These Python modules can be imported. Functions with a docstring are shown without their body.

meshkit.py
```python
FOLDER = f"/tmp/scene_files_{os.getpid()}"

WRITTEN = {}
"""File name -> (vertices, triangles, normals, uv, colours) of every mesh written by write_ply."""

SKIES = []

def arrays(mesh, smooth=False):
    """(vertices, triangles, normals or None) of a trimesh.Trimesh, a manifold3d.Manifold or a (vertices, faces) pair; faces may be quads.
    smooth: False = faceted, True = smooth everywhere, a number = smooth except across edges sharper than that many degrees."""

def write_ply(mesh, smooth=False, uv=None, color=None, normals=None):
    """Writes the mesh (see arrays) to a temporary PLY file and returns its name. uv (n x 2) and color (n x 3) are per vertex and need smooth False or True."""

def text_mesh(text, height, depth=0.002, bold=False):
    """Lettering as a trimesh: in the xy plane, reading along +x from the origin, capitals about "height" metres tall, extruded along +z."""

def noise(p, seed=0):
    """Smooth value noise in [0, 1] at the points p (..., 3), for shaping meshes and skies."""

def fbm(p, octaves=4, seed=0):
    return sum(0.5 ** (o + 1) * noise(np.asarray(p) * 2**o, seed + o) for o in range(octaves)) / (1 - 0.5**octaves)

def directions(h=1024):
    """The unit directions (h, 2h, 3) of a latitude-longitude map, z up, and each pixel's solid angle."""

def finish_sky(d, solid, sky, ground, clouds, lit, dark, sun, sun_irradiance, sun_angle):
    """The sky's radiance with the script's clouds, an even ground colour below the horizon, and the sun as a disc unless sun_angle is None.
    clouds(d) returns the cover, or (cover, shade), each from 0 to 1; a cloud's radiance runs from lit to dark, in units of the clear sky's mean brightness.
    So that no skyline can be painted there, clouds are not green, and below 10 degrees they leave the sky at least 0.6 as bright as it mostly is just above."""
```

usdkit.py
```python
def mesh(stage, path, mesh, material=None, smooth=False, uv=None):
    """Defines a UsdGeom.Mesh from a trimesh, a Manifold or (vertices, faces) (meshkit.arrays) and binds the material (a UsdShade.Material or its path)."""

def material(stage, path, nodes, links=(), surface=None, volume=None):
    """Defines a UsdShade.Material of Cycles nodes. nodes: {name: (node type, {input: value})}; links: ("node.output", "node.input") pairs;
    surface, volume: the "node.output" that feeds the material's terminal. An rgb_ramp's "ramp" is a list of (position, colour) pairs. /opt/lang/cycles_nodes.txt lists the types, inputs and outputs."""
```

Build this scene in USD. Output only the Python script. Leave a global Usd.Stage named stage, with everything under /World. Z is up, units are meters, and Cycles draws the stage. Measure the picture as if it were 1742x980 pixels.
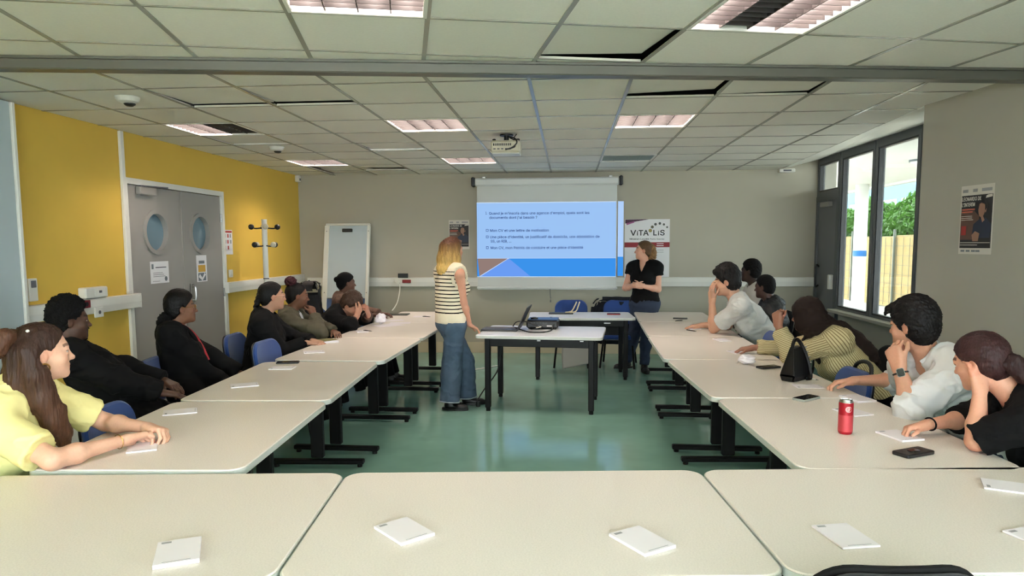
import math, random
import numpy as np, trimesh, usdkit, meshkit
import manifold3d as m3
from shapely.geometry import Polygon, Point, box as sbox
from shapely import affinity
from shapely.geometry.polygon import orient
from shapely.ops import unary_union
from pxr import Usd, UsdGeom, UsdLux, UsdShade, Gf, Sdf, Vt

stage = Usd.Stage.CreateInMemory()
UsdGeom.SetStageUpAxis(stage, UsdGeom.Tokens.z)
UsdGeom.SetStageMetersPerUnit(stage, 1.0)
UsdGeom.Xform.Define(stage, '/World')
UsdGeom.Scope.Define(stage, '/World/Looks')
rng = random.Random(7)
PI = math.pi

# ------------------------------------------------------------------ camera
F_PX, CY = 1186.1, 529.5
PITCH, YAW, ROLL = .0952, .0804, -.0048
EXPOSURE = 0.0
cam = UsdGeom.Camera.Define(stage, '/World/camera')
_fw = np.array([-math.sin(YAW)*math.cos(PITCH), math.cos(YAW)*math.cos(PITCH), -math.sin(PITCH)])
_r0 = np.array([math.cos(YAW), math.sin(YAW), 0.]); _u0 = np.cross(_r0, _fw)
_rt = _r0*math.cos(ROLL) + _u0*math.sin(ROLL); _up = np.cross(_rt, _fw)
cam.AddTransformOp().Set(Gf.Matrix4d(*_rt, 0, *_up, 0, *(-_fw), 0, 0, 0, 1.5, 1))
cam.CreateHorizontalApertureAttr(36.0)
cam.CreateVerticalApertureAttr(36.0*980/1742)
cam.CreateFocalLengthAttr(36.0*F_PX/1742)
cam.CreateVerticalApertureOffsetAttr((CY-490)/1742*36.0)
cam.CreateExposureAttr(EXPOSURE)
cam.CreateClippingRangeAttr(Gf.Vec2f(.05, 500))

# ------------------------------------------------------------------ daylight
SKY = 7.0
TUBE = 112.0
TUBE_NEAR = 66.0
dome = UsdLux.DomeLight.Define(stage, '/World/sky')
dome.CreateIntensityAttr(SKY)
dome.CreateColorAttr(Gf.Vec3f(.92, .97, 1.0))

# ------------------------------------------------------------------ helpers
def lin(c):
    c = np.asarray(c, float)/255.
    return tuple(np.where(c <= .04045, c/12.92, ((c+.055)/1.055)**2.4).tolist())

used = {}
def numbered(parent, name):
    k = (parent, name); n = used.get(k, 0); used[k] = n+1
    return name if n == 0 else f'{name}_{n:03d}'

LOC = {}
def meta(p, label=None, cat=None, group=None, kind=None):
    for k, v in (('label', label), ('category', cat), ('group', group), ('kind', kind)):
        if v: p.SetCustomDataByKey(k, v)
    return p

def thing(name, label=None, cat=None, loc=(0, 0, 0), rz=0., group=None, kind=None):
    path = '/World/' + numbered('/World', name)
    x = UsdGeom.Xform.Define(stage, path)
    x.AddTranslateOp().Set(Gf.Vec3d(*map(float, loc)))
    if rz: x.AddRotateZOp().Set(float(rz))
    meta(x.GetPrim(), label, cat, group, kind)
    LOC[path] = np.array(loc, float)
    return path

def obj(name, mesh, mat, parent='/World', smooth=35, label=None, cat=None, group=None, kind=None, tint=None, world=False):
    path = parent + '/' + numbered(parent, name)
    if isinstance(mesh, list): mesh = trimesh.util.concatenate(mesh)
    if world:
        root = '/'.join(parent.split('/')[:3]); v, f = (mesh.vertices, mesh.faces) if hasattr(mesh, 'vertices') else mesh
        mesh = trimesh.Trimesh(np.asarray(v)-LOC[root], f, process=False)
    m = usdkit.mesh(stage, path, mesh, mat, smooth=smooth)
    if tint is not None:
        UsdGeom.PrimvarsAPI(m).CreatePrimvar('tint', Sdf.ValueTypeNames.Color3fArray, 'vertex').Set(Vt.Vec3fArray.FromNumpy(np.asarray(tint, np.float32)))
    meta(m.GetPrim(), label, cat, group, kind)
    return path

def dup(src, loc, rz=0., label=None, group=None):
    name = src.split('/')[-1]
    while name[-4:-3] == '_' and name[-3:].isdigit(): name = name[:-4]
    d = stage.GetPrimAtPath(src).GetCustomData()
    r = thing(name, label or d.get('label'), d.get('category'), loc, rz, group or d.get('group'))
    p = stage.GetPrimAtPath(r); p.GetReferences().AddInternalReference(src); p.SetInstanceable(True)
    return r

def box(sx, sy, sz, c=(0, 0, 0), bev=0., rz=0.):
    if bev <= 0:
        m = trimesh.creation.box((sx, sy, sz))
    else:
        b = min(bev, .49*min(sx, sy, sz)); pts = []
        for a in (-1, 1):
            for e in (-1, 1):
                for g in (-1, 1):
                    x, y, z = a*sx/2, e*sy/2, g*sz/2
                    pts += [(x-a*b, y-e*b, z), (x-a*b, y, z-g*b), (x, y-e*b, z-g*b)]
        m = trimesh.convex.convex_hull(np.array(pts))
    if rz: m.apply_transform(trimesh.transformations.rotation_matrix(rz, (0, 0, 1)))
    m.apply_translation(c); return m

def bar(a, b, w, t=None, up=(0, 0, 1), bev=.0):
    a, b = np.array(a, float), np.array(b, float); L = np.linalg.norm(b-a); x = (b-a)/L
    up = np.array(up, float)
    if abs(x @ up) > .99: up = np.array([0, 1., 0])
    y = np.cross(up, x); y /= np.linalg.norm(y); z = np.cross(x, y)
    m = box(L, w, t or w, bev=bev); T = np.eye(4); T[:3, 0], T[:3, 1], T[:3, 2], T[:3, 3] = x, y, z, (a+b)/2
    m.apply_transform(T); return m

def cyl(r, h, c=(0, 0, 0), n=24, axis='z', r2=None):
    prof = np.array([(0, -h/2), (r, -h/2), (r if r2 is None else r2, h/2), (0, h/2)])
    m = trimesh.creation.revolve(prof, sections=n)
    if axis == 'x': m.apply_transform(trimesh.transformations.rotation_matrix(PI/2, (0, 1, 0)))
    if axis == 'y': m.apply_transform(trimesh.transformations.rotation_matrix(PI/2, (1, 0, 0)))
    m.apply_translation(c); return m

def lathe(prof, n=32, c=(0, 0, 0)):
    m = trimesh.creation.revolve(np.array(prof, float), sections=n); m.apply_translation(c); return m

def smoothpath(p, n=8):
    p = np.asarray(p, float)
    if len(p) < 3: return p
    q = np.vstack([2*p[0]-p[1], p, 2*p[-1]-p[-2]]); out = []
    for i in range(1, len(q)-2):
        for t in np.linspace(0, 1, n, endpoint=False):
            a, b, c, d = q[i-1:i+3]
            out.append(.5*((2*b)+(c-a)*t+(2*a-5*b+4*c-d)*t*t+(3*b-a-3*c+d)*t**3))
    return np.vstack(out+[p[-1:]])

def tube(p, r, sides=8, n=8, smooth=True):
    p = smoothpath(p, n) if smooth else np.asarray(p, float)
    r = np.broadcast_to(np.asarray(r, float) if np.ndim(r) == 0 else np.interp(np.linspace(0, 1, len(p)), np.linspace(0, 1, len(r)), r), (len(p),))
    t = np.gradient(p, axis=0); t /= np.linalg.norm(t, axis=1, keepdims=True)+1e-12
    u = np.cross(t[0], (0, 0, 1.) if abs(t[0][2]) < .9 else (1., 0, 0)); u /= np.linalg.norm(u); V = []
    for i in range(len(p)):
        u = u - t[i]*(u @ t[i]); u /= np.linalg.norm(u); w = np.cross(t[i], u)
        a = np.arange(sides)*2*PI/sides
        V.append(p[i]+r[i]*(np.cos(a)[:, None]*u+np.sin(a)[:, None]*w))
    V = np.vstack(V+[p[:1], p[-1:]]); F = []; N = len(p)
    for i in range(N-1):
        for j in range(sides):
            a, b, c, d = i*sides+j, i*sides+(j+1) % sides, (i+1)*sides+(j+1) % sides, (i+1)*sides+j
            F += [(a, b, c), (a, c, d)]
    for j in range(sides):
        F += [(N*sides, (j+1) % sides, j), (N*sides+1, (N-1)*sides+j, (N-1)*sides+(j+1) % sides)]
    return trimesh.Trimesh(V, np.array(F), process=False)

def prism(poly, z0, z1):
    if not isinstance(poly, Polygon) and not hasattr(poly, 'geoms'): poly = Polygon(poly)
    gs = getattr(poly, 'geoms', [poly])
    m = trimesh.util.concatenate([trimesh.creation.extrude_polygon(g, z1-z0, engine='earcut') for g in gs if g.area > 1e-9])
    m.apply_translation((0, 0, z0)); return m

def rrect(w, h, r, n=6):
    return sbox(-w/2+r, -h/2+r, w/2-r, h/2-r).buffer(r, quad_segs=n)

def xf(m, M):
    m = m.copy(); m.apply_transform(M); return m

def frame(o, x, y, z):
    T = np.eye(4); T[:3, 0], T[:3, 1], T[:3, 2], T[:3, 3] = x, y, z, o; return T

def rotz(a): return trimesh.transformations.rotation_matrix(a, (0, 0, 1))
def rot(a, ax, p=None): return trimesh.transformations.rotation_matrix(a, ax, p)
def trans(*p): return trimesh.transformations.translation_matrix(p)

def slab(poly, z0, z1, bev=.004):
    """extruded outline with a chamfered rim"""
    poly = Polygon(poly) if not isinstance(poly, Polygon) else poly
    inn = poly.buffer(-bev)
    cs = lambda p: m3.CrossSection([np.array(orient(p).exterior.coords)[:-1]])
    body = m3.Manifold.extrude(cs(inn), z1-z0)
    mid = m3.Manifold.extrude(cs(poly), z1-z0-2*bev).translate((0, 0, bev))
    h = m3.Manifold.batch_hull([body, mid]) if abs(poly.convex_hull.area-poly.area) < 1e-6 else body+mid
    h = h.translate((0, 0, z0)); q = h.to_mesh()
    return trimesh.Trimesh(q.vert_properties[:, :3], q.tri_verts)

# ------------------------------------------------------------------ materials
LK = '/World/Looks/'
mats = {}
def mat(name, color, rough=.5, metal=0., spec=.5, noise=0., nscale=30., bump=0., bscale=200., bdist=.002, stretch=None, emit=0., ecol=None, coat=0., sheen=0., sss=0., attr=False, alpha=None, detail=3, rvar=0.):
    """principled material; noise = relative colour variation, bump = relief"""
    if name in mats: return mats[name]
    c = lin(color) if max(color) > 1.0 else tuple(color)
    N = {'p': ('principled_bsdf', {'base_color': c, 'roughness': rough, 'metallic': metal, 'specular_ior_level': spec, 'coat_weight': coat, 'sheen_weight': sheen})}
    L = []
    if emit: N['p'][1].update(emission_color=lin(ecol) if ecol else c, emission_strength=emit)
    if sss: N['p'][1].update(subsurface_weight=sss, subsurface_scale=.01)
    N['tc'] = ('texture_coordinate', {})
    src = 'tc.object'
    if stretch:
        N['mp'] = ('mapping', {'scale': stretch}); L.append(('tc.object', 'mp.vector')); src = 'mp.vector'
    if attr:
        N['at'] = ('attribute', {'attribute': 'tint'})
        L.append(('at.color', 'p.base_color'))
    if noise:
        N['n'] = ('noise_texture', {'scale': nscale, 'detail': detail, 'roughness': .6}); L.append((src, 'n.vector'))
        lo, hi = 1-noise, 1+noise
        N['r'] = ('map_range', {'from_min': .25, 'from_max': .75, 'to_min': lo, 'to_max': hi, 'clamp': True}); L.append(('n.fac', 'r.value'))
        N['m'] = ('vector_math', {'math_type': 'scale', 'vector1': c}); L += [('r.result', 'm.scale'), ('m.vector', 'p.base_color')]
        if attr:
            L.remove(('at.color', 'p.base_color')); L.append(('at.color', 'm.vector1'))
        if rvar:
            N['rr'] = ('map_range', {'from_min': .3, 'from_max': .7, 'to_min': rough-rvar, 'to_max': rough+rvar, 'clamp': True}); L += [('n.fac', 'rr.value'), ('rr.result', 'p.roughness')]
    if bump:
        N['bn'] = ('noise_texture', {'scale': bscale, 'detail': 2}); L.append((src, 'bn.vector'))
        N['b'] = ('bump', {'strength': bump, 'distance': bdist}); L += [('bn.fac', 'b.height'), ('b.normal', 'p.normal')]
    if not (noise or bump): N.pop('tc', None); N.pop('mp', None); L = [l for l in L if not l[0].startswith('tc')]
    mats[name] = usdkit.material(stage, LK+name, N, L, surface='p.BSDF')
    return mats[name]

def emat(name, color, strength):
    if name in mats: return mats[name]
    mats[name] = usdkit.material(stage, LK+name, {'e': ('emission', {'color': lin(color), 'strength': strength})}, [], surface='e.emission')
    return mats[name]

# ------------------------------------------------------------------ room
H, XL, YB, XW, TZ = 2.4685, -3.7556, 9.578, 3.3, .70
YN = -2.6
A_P = math.radians(7.6)
PW0 = np.array([2.523, 5.29]); PWD = np.array([math.sin(A_P), -math.cos(A_P)])
pw = lambda s: PW0+PWD*s
rail_y = lambda x: 3.905+.149*x
LP = lambda poly, x0, t: xf(prism(poly, 0, t), frame((x0, 0, 0), (0, 1, 0), (0, 0, 1), (1, 0, 0)))      # on the left wall: (y, z)
BP = lambda poly, y0, t: xf(prism(poly, 0, t), frame((0, y0, 0), (1, 0, 0), (0, 0, 1), (0, -1, 0)))     # on the back wall: (x, z)
RP = lambda poly, x0, t: xf(prism(poly, 0, t), frame((x0, 0, 0), (0, -1, 0), (0, 0, 1), (-1, 0, 0)))    # on the window wall: (-y, z)

M_yellow = mat('yellow_paint', (212, 175, 71), .7, noise=.03, nscale=3, bump=.25, bscale=260)
M_back = mat('beige_paint', (172, 166, 150), .75, noise=.02, nscale=2, bump=.25, bscale=260)
M_grey = mat('grey_paint', (172, 168, 156), .75, noise=.02, nscale=2, bump=.25, bscale=260)
M_blue_grey = mat('blue_grey_panel', (178, 190, 194), .6)
M_white = mat('white_lacquer', (222, 220, 212), .45)
M_pvc = mat('white_pvc', (214, 212, 204), .4)
M_tile = mat('ceiling_tile', (233, 229, 220), .85, noise=.03, nscale=90, bump=.3, bscale=500)
M_tile2 = mat('ceiling_tile_aged', (228, 224, 214), .85, noise=.03, nscale=90, bump=.3, bscale=500)
M_runner = mat('ceiling_runner', (150, 147, 136), .25)
M_dark = mat('plenum_dark', (60, 62, 60), .9)
M_alu = mat('rail_aluminium', (112, 111, 104), .4, metal=.6)
M_base = mat('cream_base', (196, 184, 156), .6)
M_doorgrey = mat('door_grey', (150, 146, 141), .5, noise=.02, nscale=4)
M_floor = mat('green_vinyl', (128, 170, 156), .12, spec=.5, noise=.08, nscale=2.2, rvar=.03, bump=.07, bscale=3.0, bdist=.01)
M_steel = mat('brushed_steel', (170, 170, 168), .3, metal=1.)
M_black = mat('black_lacquer', (20, 20, 21), .45)
M_frame = mat('window_grey', (92, 95, 98), .45)
M_paper = mat('white_paper', (226, 224, 226), .75)
M_ink = mat('grey_ink', (95, 95, 100), .8)
M_red = mat('red_plastic', (120, 22, 26), .4)

S = dict(kind='structure', cat=None)
obj('floor', prism([(XL-.2, YN), (3.9, YN), (3.45, YB+.1), (XL-.2, YB+.1)], -.1, 0), M_floor, kind='structure', label='glossy green vinyl floor')

# left wall with the opening of the double door
dy0, dy1, dz = 5.715, 7.335, 2.035
wl = Polygon([(YN, 0), (YB+.1, 0), (YB+.1, 2.8), (YN, 2.8)]).difference(sbox(dy0, -1, dy1, dz))
W = thing('wall_left', 'yellow painted left wall', kind='structure')
obj('plaster', LP(wl, XL-.16, .16), M_yellow, W)
obj('wall_back', BP(sbox(XL-.2, 0, 3.5, 2.8), YB+.16, .16), M_back, kind='structure', label='beige back wall')
# the wall that carries the poster, its end facing the window bay, and the window wall
q0, q1 = pw(0), pw(8.0); nrm = np.array([math.cos(A_P), math.sin(A_P)])
wr = sbox(0, 0, 8.0, 2.8).difference(sbox(4.9, .85, 7.7, 2.35))
obj('wall_right', xf(prism(wr, 0, .1), frame((*(q0+nrm*.1), 0), (PWD[0], PWD[1], 0), (0, 0, 1), (-nrm[0], -nrm[1], 0))), M_grey, kind='structure', label='plain grey right wall with a poster')
wz = Polygon([(-5.3, 0), (-YB-.1, 0), (-YB-.1, 2.85), (-5.3, 2.85)])
hole = sbox(-9.57, .70, -6.05, 2.60).union(sbox(-9.57, .0, -8.84, .8))
obj('wall_window', RP(wz.difference(hole), XW+.2, .2), M_grey, kind='structure', label='wall below and around the windows')
obj('wall_bay', prism([(q0+nrm*.0), q0+nrm*.1, (3.5, 5.40), (3.5, 5.29)], 0, 2.8), M_grey, kind='structure', label='short return wall of the window bay')
obj('wall_near', BP(sbox(XL-.2, 0, 4.2, 2.8).difference(sbox(-3.3, .85, 3.0, 2.35)), YN, .15), M_back, kind='structure', label='wall behind the viewer')
obj('trim_1', slab([(3.16, 5.45), (3.30, 5.45), (3.30, 8.78), (3.16, 8.78)], .665, .70), M_grey, kind='structure', label='window sill')
# sloping white head of the window bay
rv = trimesh.Trimesh(np.array([(2.523, 5.29, H), (2.785, YB, H), (3.32, YB, 2.60), (3.32, 5.29, 2.60), (2.523, 5.29, H+.06), (2.785, YB, H+.06), (3.32, YB, 2.68), (3.32, 5.29, 2.68)]),
                     np.array([(0, 2, 1), (0, 3, 2), (4, 5, 6), (4, 6, 7), (0, 1, 5), (0, 5, 4), (3, 7, 6), (3, 6, 2)]), process=False)
obj('trim_2', rv, M_white, kind='structure', smooth=False, label='sloping white head above the windows')

# folded partition at the near end of the left wall
pt = thing('folding_partition', 'blue-grey partition panel with a white edge at the left end of the yellow wall', 'partition', (XL, 4.0, 0))
obj('panel', box(.06, .90, 2.46, (.03, 0, 1.23), .004), M_blue_grey, pt)
obj('edge_strip', box(.075, .03, 2.46, (.0375, .465, 1.23), .004), M_white, pt)
rl = thing('trim_3', 'grey metal partition track across the ceiling', kind='structure')
obj('track', bar((XL, rail_y(XL), 2.437), (2.67, rail_y(2.67), 2.437), .085, .062, bev=.006), M_alu, rl)
for s in (-1, 1):
    obj('track_lip', bar((XL, rail_y(XL)+s*.05, 2.462), (2.67, rail_y(2.67)+s*.05, 2.462), .03, .012), M_alu, rl)

# ceiling: two fields of lay-in tiles that meet at the track
C_ = thing('ceiling', 'suspended ceiling of white lay-in tiles', kind='structure')
obj('plenum', box(8, 13, .05, (0, 3.5, 2.86)), M_dark, C_)
far = Polygon([(XL, rail_y(XL)+.03), (2.66, rail_y(2.66)+.03), (2.523, 5.29), (2.785, YB), (XL, YB)])
near_all = Polygon([(XL, rail_y(XL)-.03), (2.66, rail_y(2.66)-.03), tuple(pw(8.0)), (XL, YN)])
near = near_all.intersection(sbox(-9, 1.35, 9, 9))
obj('ceiling_panel', prism(near_all.intersection(sbox(-9, YN, 9, 1.35)), H, H+.02), M_tile, C_)
tiles = []
def field(region, origin, ang, g, ni, nj, lifted, lights, seed):
    ca, sa = math.cos(ang), math.sin(ang); r = random.Random(seed)
    w = lambda a, b: (origin[0]+a*ca-b*sa, origin[1]+a*sa+b*ca)
    for i in range(*ni):
        for j in range(*nj):
            if (i, j) in lights: continue
            p = Polygon([w((i+e)*g, (j+f)*g) for e, f in ((.012, .012), (.988, .012), (.988, .988), (.012, .988))]).intersection(region)
            if p.area < .006 or p.geom_type != 'Polygon': continue
            m = slab(p, H+.002, H+.018, .002)
            if (i, j) in lifted:
                dz, tx, ty = lifted[(i, j)]; c = np.array([*w((i+.5)*g, (j+.5)*g), 0])
                d = m.vertices-c; a = d[:, 0]*ca+d[:, 1]*sa; b = -d[:, 0]*sa+d[:, 1]*ca
                m.vertices[:, 2] += dz+tx*a/g+ty*b/g
            obj('ceiling_tile', m, r.choice((M_tile, M_tile, M_tile2)), C_, smooth=False)
    for k in range(ni[0], ni[1]+1):
        for q in (0, 1):
            a = Polygon([w(k*g-.011, nj[0]*g), w(k*g+.011, nj[0]*g), w(k*g+.011, nj[1]*g), w(k*g-.011, nj[1]*g)]) if q == 0 else None
            if a is None: continue
            a = a.intersection(region)
            if a.area > .003: obj('main_runner', prism(a, H-.002, H+.002), M_runner, C_, smooth=False)
    for k in range(nj[0], nj[1]+1):
        a = Polygon([w(ni[0]*g, k*g-.008), w(ni[1]*g, k*g-.008), w(ni[1]*g, k*g+.008), w(ni[0]*g, k*g+.008)]).intersection(region)
        if a.area > .003: obj('cross_runner', prism(a, H-.0015, H+.0015), M_runner, C_, smooth=False)
    return w
lt_far = {(-5, 2): 'R', (-2, 2): 'F', (1, 2): 'F', (-5, 6): 'F', (-2, 6): 'F', (1, 6): 'O'}
lt_near = {(0, -1): 'F', (3, -1): 'N'}
wf = field(far, (-.232, 4.2195), 0., .6, (-6, 6), (-2, 9),
           {(-4, 0): (.012, .0, .02), (-3, 0): (.014, .0, .022), (1, 0): (.022, .02, .03), (2, 0): (.01, .01, .016), (-3, 4): (.012, 0, .02), (-5, 7): (.03, 0, .03), (-4, 7): (.02, 0, .03), (-5, 3): (.008, 0, .01), (-5, 8): (.04, .02, 0)},
           lt_far, 3)
gN, aN = .580, math.radians(13.2)
wn = field(near, (-1.168, 2.925), aN, gN, (-6, 8), (-4, 4), {(2, 0): (.02, .025, .02)}, lt_near, 4)

# recessed luminaires with a louvre
M_lens = emat('fluorescent_tube', (255, 236, 224), TUBE); M_lensn = emat('fluorescent_tube_new', (255, 234, 224), TUBE_NEAR)
M_tubeoff = mat('tube_off', (150, 160, 158), .3)
M_refl = mat('reflector_white', (235, 232, 228), .25)
M_louv = mat('louvre_fin', (60, 56, 56), .4)
M_reflo = mat('reflector_dull', (120, 132, 130), .3, metal=.5)
def luminaire(kind, label, loc, rz, g=.6, group=None, lens=None):
    t = thing('ceiling_light', label, 'ceiling light', loc, rz, group)
    h = g/2-.004; rim = sbox(-h, -h, h, h).difference(sbox(-h+.016, -h+.016, h-.016, h-.016))
    obj('frame', prism(rim, -.004, .004), M_white, t, smooth=False)
    i = h-.016
    shell = [box(2*i, .004, .09, (0, s*i, .045)) for s in (-1, 1)]+[box(.004, 2*i, .09, (s*i, 0, .045)) for s in (-1, 1)]+[box(2*i, 2*i, .004, (0, 0, .09))]
    obj('housing', shell, M_refl, t, smooth=False)
    off = {'F': (), 'R': (2, 3), 'N': (1,), 'O': (0, 1, 2, 3)}[kind]
    cw = 2*i/4
    for c in range(4):
        x = -i+cw*(c+.5)
        obj('tube', cyl(.013, 2*i-.04, (x, 0, .06), 12, 'y'), M_tubeoff if c in off else (lens or M_lens), t, label='unlit fluorescent tube' if c in off else None)
        if c in off: obj('reflector', box(cw-.006, 2*i-.01, .003, (x, 0, .084)), M_reflo, t, smooth=False)
    for c in range(1, 4): obj('divider', box(.005, 2*i, .075, (-i+cw*c, 0, .042)), M_reflo if (c in off and c-1 in off) else M_louv, t, smooth=False)
    for k in range(1, 9): obj('louvre_fin', box(2*i, .003, .032, (0, -i+2*i*k/9, .018)), M_reflo if kind == 'O' else M_louv, t, smooth=False)
    return t
LTXT = {(-5, 2): 'recessed louvred ceiling light with its right half unlit', (-2, 2): 'lit louvred ceiling light left of the hanging projector',
        (1, 2): 'lit louvred ceiling light right of the hanging projector', (-5, 6): 'lit louvred ceiling light over the far left, above the coat stand side',
        (-2, 6): 'small-looking lit ceiling light just above the screen, left of the projector', (1, 6): 'unlit dull ceiling light above the right end of the screen'}
for (i, j), k in lt_far.items():
    luminaire(k, LTXT[(i, j)], (*wf((i+.5)*.6, (j+.5)*.6), H), 0)
luminaire('F', 'nearest lit louvred ceiling light, cut by the top edge left of centre', (*wn(.5*gN, -.5*gN), H), math.degrees(aN), gN, lens=M_lensn)
luminaire('N', 'nearest ceiling light on the right with a dark unlit second row', (*wn(3.5*gN, -.5*gN), H), math.degrees(aN), gN, lens=M_lensn)
for x, y, l in ((-2.6, .3, 'left above the viewer'), (.2, .3, 'straight above the viewer'), (2.2, .3, 'right above the viewer'), (-2.6, -1.6, 'behind the viewer on the left'), (.2, -1.6, 'behind the viewer in the middle'), (2.2, -1.6, 'behind the viewer on the right')):        # the rest of the room
    luminaire('F', 'louvred ceiling light '+l, (x, y, H-.001), 0, .6, 'lights behind the viewer', M_lensn)

for (x, y), l in (((-2.86, 4.434), 'white ceiling detector dome nearest the viewer on the left'), ((-2.866, 6.78), 'white ceiling detector dome farther back on the left')):
    d = thing('motion_detector', l, 'detector', (x, y, H))
    obj('body', lathe([(0, -.045), (.035, -.043), (.062, -.03), (.072, -.012), (.074, 0), (0, 0)], 28), M_pvc, d)
    obj('lens', lathe([(0, -.062), (.02, -.060), (.034, -.05), (.036, -.043), (0, -.043)], 20, (.012, .0, 0)), M_black, d)

# baseboards, cable trunking
obj('baseboard_back', BP(sbox(XL, 0, 3.3, .15), YB, .015), M_base, kind='structure', label='cream baseboard of the back wall')
obj('baseboard_left', [LP(sbox(YN, 0, 5.67, .13), XL, .014), LP(sbox(7.38, 0, YB, .13), XL, .014)], M_white, kind='structure', label='white baseboard of the left wall')
tr = thing('cable_trunking', 'white cable trunking along the left wall before the double door', 'cable trunking', (XL, 5.1, 1.035))
obj('duct', box(.06, 1.30, .118, (.03, .02, 0), .004), M_pvc, tr); obj('cover', box(.004, 1.29, .05, (.062, .02, .02)), M_white, tr)
for y in (-.62, .66): obj('end_cap', box(.066, .012, .124, (.031, y, 0), .003), M_white, tr)
tr = thing('cable_trunking', 'white cable trunking along the left wall behind the coat stand', 'cable trunking', (XL, 8.45, 1.045))
obj('duct', box(.06, 2.22, .115, (.03, .0, 0), .004), M_pvc, tr); obj('cover', box(.004, 2.2, .05, (.062, 0, .02)), M_white, tr); obj('end_cap', box(.066, .012, .12, (.031, -1.108, 0), .003), M_white, tr)
tr = thing('cable_trunking', 'long white cable trunking along the back wall behind the screen', 'cable trunking', (-.2, YB, .99))
obj('duct', box(6.9, .055, .125, (0, -.0275, 0), .004), M_pvc, tr); obj('cover', box(6.88, .004, .05, (0, -.057, .025)), M_white, tr)
for x in (1.0, 2.15): obj('socket_plate', box(.16, .012, .075, (x+.2, -.06, 0), .003), M_white, tr)
st = thing('socket_box', 'white surface box on the trunking of the yellow wall', 'socket box', (XL+.035, 5.19, 1.142))
obj('body', box(.07, .26, .085, (0, 0, 0), .008), M_pvc, st); obj('plate', box(.006, .12, .06, (.037, .03, 0), .002), M_white, st); obj('port', box(.004, .03, .018, (.041, .03, .005)), M_ink, st)
st = thing('wall_socket', 'dark red mains sockets set in the trunking by the seated man', 'socket', (XL+.065, 5.02, 1.06))
obj('plate', box(.012, .17, .06, (0, 0, 0), .003), M_red, st)
for k in (-.04, .04): obj('socket_well', cyl(.018, .004, (.006, k, 0), 14, 'x'), M_black, st)
st = thing('wall_socket', 'white double socket hanging under the trunking beside the red sockets', 'socket', (XL+.065, 5.2, .985))
obj('plate', box(.016, .10, .08, (0, 0, 0), .004), M_pvc, st); obj('socket_well', cyl(.014, .004, (.008, 0, 0), 14, 'x'), M_ink, st)
st = thing('light_switch', 'white light switch on the yellow wall above the trunking right of the door', 'light switch', (XL+.008, 7.5, 1.195))
obj('plate', box(.016, .085, .085, (0, 0, 0), .004), M_white, st); obj('rocker', box(.008, .05, .05, (.01, 0, 0), .003), M_pvc, st)
st = thing('light_switch', 'white switches beside the grey partition edge on the far left', 'light switch', (XL+.01, 4.60, 1.20))
obj('plate', box(.02, .08, .16, (0, 0, 0), .004), M_pvc, st); obj('rocker', box(.008, .045, .05, (.012, 0, .04), .003), M_ink, st)
cv = thing('cable_cover', 'white vertical cable cover strip on the yellow wall left of the door', 'cable cover', (XL+.014, 5.675, 1.78))
obj('strip', box(.028, .045, 1.37, (0, 0, 0), .004), M_white, cv); obj('foot', box(.03, .05, .03, (0.001, 0, -.67), .004), M_pvc, cv)
th = thing('thermostat_sensor', 'small white sensor box high in the back left corner', 'sensor', (XL+.03, 9.50, 2.42))
obj('body', box(.06, .08, .09, (0, 0, 0), .008), M_pvc, th); obj('lens', box(.004, .04, .03, (.031, 0, -.01)), M_ink, th)
sp = thing('speaker_sensor', 'small white alarm box under the ceiling in the far right corner', 'sensor', (2.78, 9.3, 2.425))
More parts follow.
